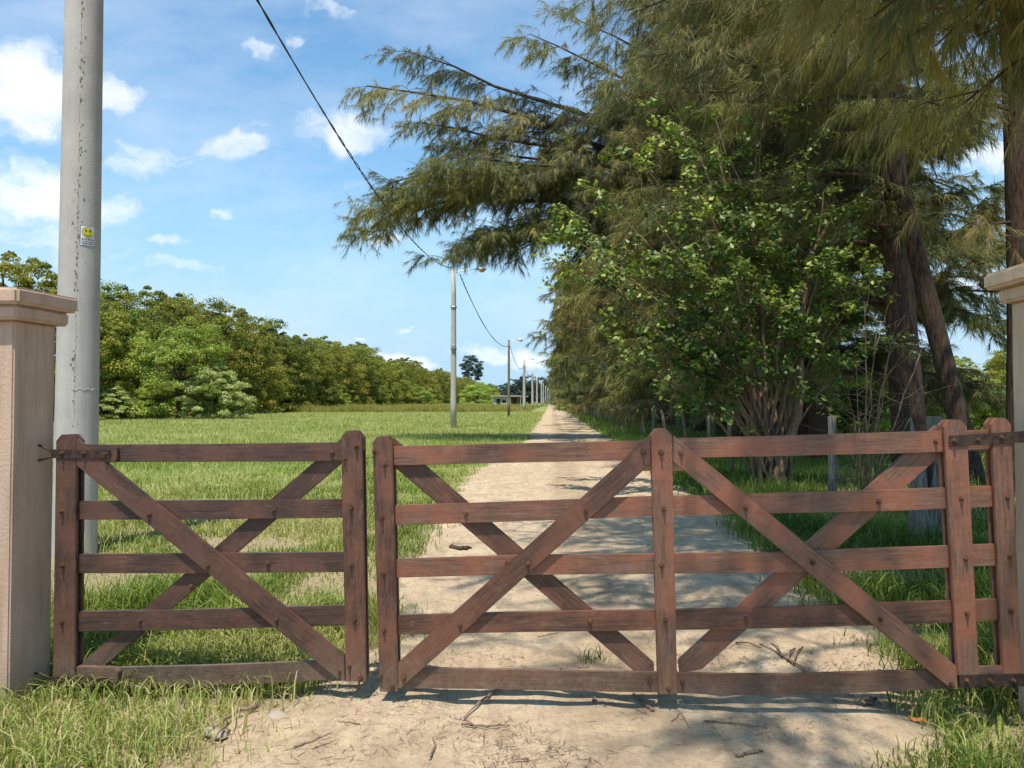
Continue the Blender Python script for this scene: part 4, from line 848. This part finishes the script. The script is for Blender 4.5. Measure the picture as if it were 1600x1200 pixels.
# ------------------------------------------------------------------ privet shrub tree, suckers, stumps
def shrub():
    base = Vector(((1205-800)/F*12.3, 12.3, 0)); rg = random.Random(5); paths = []; P = []; D = []; T = []
    g = empty('privet_tree', base, 'leafy green multi stemmed shrub tree with glossy leaves behind the centre of the long gate', 'shrub tree')
    def tgt(px, py, Y): return at(px, py, Y)-base
    tips = [tgt(*q) for q in ((870, 360, 11.2), (900, 420, 11.4), (985, 230, 11.6), (1060, 190, 11.8), (1010, 330, 11), (1090, 300, 11.4), (1140, 250, 12.4), (1010, 500, 11.2), (970, 560, 11.2), (1080, 420, 11), (1180, 330, 12), (1230, 420, 12.2),
        (1290, 300, 12.6), (1360, 400, 12.8), (1330, 480, 12.4), (1100, 540, 11.4), (1040, 150, 12.4), (1180, 210, 12.8), (940, 300, 12.2), (1330, 330, 12), (1220, 470, 11.4), (1150, 400, 11), (1370, 520, 13), (900, 350, 12.6), (1120, 180, 13), (1090, 130, 12.6), (1280, 400, 11.6), (1200, 150, 13), (1250, 250, 12), (1180, 460, 12.6))]
    for i, t in enumerate(tips):
        b = Vector((rg.uniform(-.28, .32), rg.uniform(-.18, .18), -.05)); m1 = b.lerp(Vector((t.x*.12, t.y*.12, t.z*.42)), 1)+Vector((rg.gauss(0, .12), rg.gauss(0, .1), 0)); m2 = m1.lerp(t, .5)+Vector((rg.gauss(0, .15), rg.gauss(0, .15), .35))
        pts = []
        for k in range(13):
            u = k/12; a = b.lerp(m1, u); c = m1.lerp(m2, u); e = m2.lerp(t, u); q1 = a.lerp(c, u); q2 = c.lerp(e, u); pts.append(q1.lerp(q2, u)+Vector((rg.gauss(0, .02), rg.gauss(0, .02), 0)))
        r = rg.uniform(.022, .045); paths.append((pts, [r*(1-.82*k/12) for k in range(13)], 7))
        for s in range(15):
            u = rg.uniform(.46, 1); q, d = along(pts, min(u, .999)); az = rg.uniform(0, 6.28) if rg.random() < .4 else math.atan2(d.y, d.x)+rg.uniform(-1.2, 1.2); ln = rg.uniform(.35, .95)
            sp = bezier_limb(q, az, rg.uniform(-.3, .9), ln, rg.uniform(.0, .9), 6, .12, rg); paths.append((sp, [.009*(1-.7*k/5) for k in range(6)], 4)); tt = rg.gauss(.42, .16)+.2*(u > .85)
            for w in range(rg.randint(24, 42)):
                uu = rg.uniform(.1, 1); q2, d2 = along(sp, min(uu, .999)); a = rg.uniform(0, 6.28); rr = rg.uniform(.02, .13)
                P.append((q2.x+math.cos(a)*rr, q2.y+math.sin(a)*rr, q2.z+rg.uniform(-.1, .08))); D.append((math.cos(a)*.5, math.sin(a)*.5-.15, .8)); T.append(tt+rg.gauss(0, .1)+.25*(uu > .93))
    # the single pale stem that stands apart
    st = [at(1222, 768, 12.1), at(1217, 735, 12.1), at(1232, 690, 12.1), at(1247, 650, 12.1), at(1250, 590, 12.1), at(1252, 500, 12.1), at(1262, 420, 12.1), at(1275, 385, 12.1), at(1300, 340, 12.2)]
    paths.append(([p-base for p in st], [.095, .085, .075, .065, .055, .048, .042, .035, .015], 9))
    for px0, w in ((1196, .12), (1208, .15), (1190, .09), (1226, .10)):
        paths.append(([gnd(px0, 765)-base+Vector((0, 0, -.1)), at(px0-3, 720, 12.3)-base, at(px0-14, 660, 12.3)-base, at(px0-24+rg.uniform(-8, 18), 590, 12.3)-base, at(px0-34+rg.uniform(0, 50), 520, 12.3)-base], [w*.9, w*.72, w*.55, w*.35, w*.15], 9))
    link('stems', tube_mesh('stems', paths, caps=False), BARK_S, g, local=True)
    n = len(P); P = np.array(P); Nn = unit(np.array(D)+rng.normal(0, .38, (n, 3)))
    V, Fc, T = leaf_quads(P, Nn, rng.uniform(.07, .145, n), np.clip(T, 0, 1), .62, -.09)
    link('leaves', npmesh('leaves', V, Fc, T), PRIV, g, local=True)
shrub()
def suckers():
    rg = random.Random(9)
    base = Vector(((1345-800)/F*10.4, 10.4, 0)); g = empty('bare_shrub', base, 'cluster of thin bare leafless stems right of the leafy shrub tree', 'shrub'); paths = []
    for px, pt, w in ((1338, 560, .012), (1352, 470, .014), (1368, 520, .013), (1384, 570, .012), (1400, 500, .013), (1440, 545, .016), (1330, 640, .008), (1345, 640, .008), (1362, 600, .009), (1376, 620, .009), (1450, 600, .01), (1326, 600, .009)):
        b = base+Vector((rg.uniform(-.16, .16), rg.uniform(-.12, .12), 0)); t = at(px, pt, 10.4+rg.uniform(-.4, .4)); m = b.lerp(t, .4)+Vector((rg.gauss(-.03, .06), 0, 0))
        pts = [(b.lerp(m, k/8).lerp(m.lerp(t, k/8), k/8))-base for k in range(9)]; pts = [p+Vector((rg.gauss(0, .012), rg.gauss(0, .012), 0)) for p in pts]
        paths.append((pts, [w*(1.15-.8*k/8) for k in range(9)], 6))
        for s in range(5):
            q, d = along(pts, rg.uniform(.35, .98)); sp = bezier_limb(q, rg.choice((0, math.pi))+rg.uniform(-.7, .7), rg.uniform(.1, 1.1), rg.uniform(.25, .9), rg.uniform(-.3, .3), 5, .14, rg); paths.append((sp, [w*.42*(1-.7*k/4) for k in range(5)], 4))
    for s in range(30):
        a = base+Vector((rg.uniform(-.3, .3), rg.uniform(-.2, .2), 0)); pts = bezier_limb(a-base, rg.uniform(0, 6.28), rg.uniform(1.1, 1.55), rg.uniform(.5, 1.3), .1, 5, .06, rg); paths.append((pts, [.005*(1-.6*k/4) for k in range(5)], 4))
    link('stems', tube_mesh('stems', paths, caps=False), BARK_S, g, local=True)
    # torn grey stump near the corner post
    sb = gnd(1452, 858); g = empty('tree_stump', sb, 'torn grey dead stump with peeling bark beside the square post near the gate end', 'stump'); paths = []
    for i in range(13):
        a = i*.48; r = rg.uniform(.03, .075); x = math.cos(a)*.11; y = math.sin(a)*.10; h = rg.uniform(.5, 1.35)
        paths.append(([Vector((x*1.5, y*1.5, -.05)), Vector((x*1.1, y*1.1, h*.3)), Vector((x+rg.gauss(0, .02), y, h*.7)), Vector((x*1.2+rg.gauss(0, .04), y, h))], [r*1.2, r, r*.75, r*.2], 7))
    link('trunk', tube_mesh('stump', paths), BARK_G, g, local=True)
suckers()

# ------------------------------------------------------------------ wire fence along the trees
def fence():
    g = empty('wire_fence', lane(3.7, 9.8), 'wire fence on thin crooked wooden posts running down the lane under the casuarinas', 'fence'); rg = random.Random(3)
    def fpost(b, t, r, nm='post', sides=9, m=BARK_G):
        pts = [b+Vector((0, 0, -.1)), b.lerp(t, .35)+Vector((rg.gauss(0, .008), 0, 0)), b.lerp(t, .7)+Vector((rg.gauss(0, .008), 0, 0)), t]
        link(nm, tube_mesh(nm, [(pts, [r*1.05, r, r*.97, r*.9], sides)]), m, g)
    tops = []
    spec = [(1299, 9.6, 1.31, .055, .0), (1207, 12.3, 1.2, .04, .0), (1145, 15.0, 1.27, .04, -.06), (1108, 17.3, 1.32, .045, .0), (1075, 19.8, 1.3, .045, -.10), (1046, 22.6, 1.26, .045, -.16), (1022, 26.0, 1.32, .06, .0), (1008, 28.6, 1.2, .04, -.1)]
    for px, d, h, r, ln in spec:
        b = Vector(((px-800)/F*d, d, 0)); t = b+Vector((ln*1.6, 0, h)); fpost(b, t, r); tops.append((b, t))
    Y = 31
    while Y < 190:
        b = lane(3.75+rg.uniform(-.12, .12), Y); t = b+Vector((rg.gauss(0, .05), rg.gauss(0, .05), rg.uniform(1.15, 1.42))); fpost(b, t, rg.uniform(.045, .07), sides=6); tops.append((b, t)); Y += rg.uniform(1.8, 2.6) if Y < 90 else rg.uniform(3, 4.5)
    cp = gnd(1463, 858); ct = cp+Vector((-.01, 0, at(1463, 658, cp.y).z))
    bm = bmesh.new(); add_box(bm, cp.lerp(ct, .5), (.11, .11, (ct-cp).length+.1)); link('corner_post', bm_mesh('cp', bm, .012), BARK_G, g)
    e2 = Vector((5.6, 6.2, 0))
    bm = bmesh.new(); add_box(bm, e2+Vector((0, 0, .65)), (.13, .13, 1.35)); link('post', bm_mesh('cp', bm, .012), BARK_G, g)
    line = [(e2, e2+Vector((0, 0, 1.3))), (cp, ct)]+tops
    for f in (.28, .55, .80, .93):
        pts = []
        for i, (b, t) in enumerate(line[:46]):
            p = b.lerp(t, f); p.y -= .05
            if pts: q = pts[-1]; m = q.lerp(p, .5); m.z -= .025+.03*rg.random(); pts.append(m)
            pts.append(p)
        link('wire', tube_mesh('wire', [(pts, [.0022+.00004*k for k in range(len(pts))], 5)], caps=False), IRON, g)
fence()

# ------------------------------------------------------------------ twigs, stones and leaves on the dirt
def twig(name, pts, r, label, cat='twig', group='dry twigs lying on the dirt', mat=TWIG, forks=(), z=.03):
    W = [gnd(x, y, z) for x, y in pts]; g0 = W[0].copy(); g0.z = 0
    fine = []
    for i in range(len(W)-1):
        for k in range(5): fine.append(W[i].lerp(W[i+1], k/5)+Vector((random.gauss(0, r*.35), random.gauss(0, r*.6), random.gauss(0, r*.2)+r*.6)))
    fine.append(W[-1]); n = len(fine); paths = [(fine, [r*(1-.5*i/n)*random.uniform(.85, 1.1) for i in range(n)], 6)]
    for a, b in forks: A, B = gnd(*a, z+r), gnd(*b, z+r); paths.append(([A, A.lerp(B, .5)+Vector((random.gauss(0, .01), 0, .015)), B], [r*.6, r*.5, r*.25], 5))
    me = tube_mesh(name, paths); me.transform(Matrix.Translation(-g0)); o = link(name, me, mat); o.location = g0; tag(o, label, cat, group); return o
TW = [([(457, 1169), (490, 1160), (524, 1143)], .005, 'longer of two parallel twigs below the gap between the gates'),
 ([(487, 1172), (530, 1156), (557, 1140)], .0035, 'thinner parallel twig just right of the longer one below the gap'),
 ([(527, 1129), (545, 1130), (564, 1134)], .005, 'short straight dark twig lying level below the short gate latch post'),
 ([(781, 1074), (750, 1098), (725, 1121)], .006, 'stout stick leaning out from under the bottom rail towards the camera'),
 ([(722, 1133), (760, 1136), (796, 1133)], .005, 'forked twig lying flat just below the stout stick'),
 ([(925, 1095), (936, 1101), (947, 1108)], .007, 'short dark twig left of the foot of the centre post'),
 ([(1100, 1127), (1150, 1131), (1200, 1138)], .0035, 'long thin straight twig right of the centre post foot'),
 ([(1150, 1183), (1172, 1178), (1192, 1174)], .006, 'short dark twig near the bottom edge of the picture'),
 ([(1322, 1127), (1344, 1147), (1364, 1165)], .004, 'dark thin twig slanting down to the right in the shadow patch'),
 ([(1385, 1133), (1415, 1142), (1445, 1151)], .004, 'faint curved twig beside the orange dead leaf'),
 ([(840, 998), (872, 990), (905, 985)], .006, 'crooked twig behind the left half of the long gate'),
 ([(1050, 1128), (1064, 1115), (1080, 1142)], .003, 'bent wiry twig in the sunlit dirt just below the centre post'),
 ([(672, 1182), (680, 1165), (676, 1152)], .0035, 'small upright looking twig at the lower middle edge'),
 ([(826, 1186), (812, 1187), (800, 1187)], .004, 'short dark twig at the bottom middle edge')]
for pts, r, lab in TW: twig('dry_twig', pts, r*1.25, lab, forks=[((745, 1136), (722, 1126))] if 'forked' in lab else ())
twig('dry_branch', [(1190, 1010), (1222, 1025), (1262, 1052)], .011, 'largest fallen branch with side twigs behind the right half of the long gate', 'branch', forks=[((1230, 1030), (1243, 1012)), ((1222, 1025), (1205, 1005)), ((1240, 1036), (1255, 1010)), ((1150, 1004), (1190, 1012))])
twig('dry_branch', [(402, 1104), (372, 1112), (350, 1128), (328, 1145)], .011, 'curved dark branch on the grass edge below the short gate', 'branch', forks=[((357, 1131), (327, 1166))])
twig('dry_branch', [(1020, 1111), (1006, 1099), (990, 1086)], .010, 'dark stick poking out below the centre post with a round end', 'branch')
twig('wood_chunk', [(1352, 1102), (1360, 1099), (1371, 1092)], .016, 'pale broken wood stub under the right end of the long gate', 'wood piece', None, TWIG, forks=[((1352, 1100), (1342, 1096))])
twig('bark_piece', [(703, 857), (720, 860), (736, 857)], .03, 'dark piece of bark lying on the shaded lane behind the long gate', 'bark piece', None, BARK)
def stone(px, py, s, label):
    bm = bmesh.new(); bmesh.ops.create_icosphere(bm, subdivisions=3, radius=1)
    for v in bm.verts: k = 1+.35*(fbm(v.co.x*1.3+px, v.co.y*1.3+v.co.z, 3, 2)-.5); v.co = Vector((v.co.x*s[0]*k, v.co.y*s[1]*k, v.co.z*s[2]*k))
    o = link('stone', bm_mesh('stone', bm), STONE, smooth=True); o.location = gnd(px, py)+Vector((0, 0, .02)); o.rotation_euler = (0, 0, random.uniform(0, 3)); tag(o, label, 'stone')
stone(335, 1152, (.07, .035, .02), 'flat pale stone beside the curved dark branch')
stone(433, 1126, (.06, .04, .016), 'pale flat stone bedded in the dirt below the short gate latch post')
stone(716, 1128, (.018, .014, .012), 'small tan pebble at the end of the stout stick')
stone(538, 1161, (.008, .008, .007), 'tiny dark pebble between the twigs below the gap')
bm = bmesh.new(); bmesh.ops.create_grid(bm, x_segments=6, y_segments=4, size=1)
for v in bm.verts: v.co = Vector((v.co.x*.045, v.co.y*.016*(1-abs(v.co.x)**2*.8), .008*math.sin(v.co.x*4)+.012*abs(v.co.y)))
o = link('dead_leaf', bm_mesh('dead_leaf', bm), LEAFO); o.location = gnd(1435, 1138)+Vector((0, 0, .03)); o.rotation_euler = (.2, .1, -.6); tag(o, 'curled orange dead leaf on the dirt near the right grass clump', 'leaf')
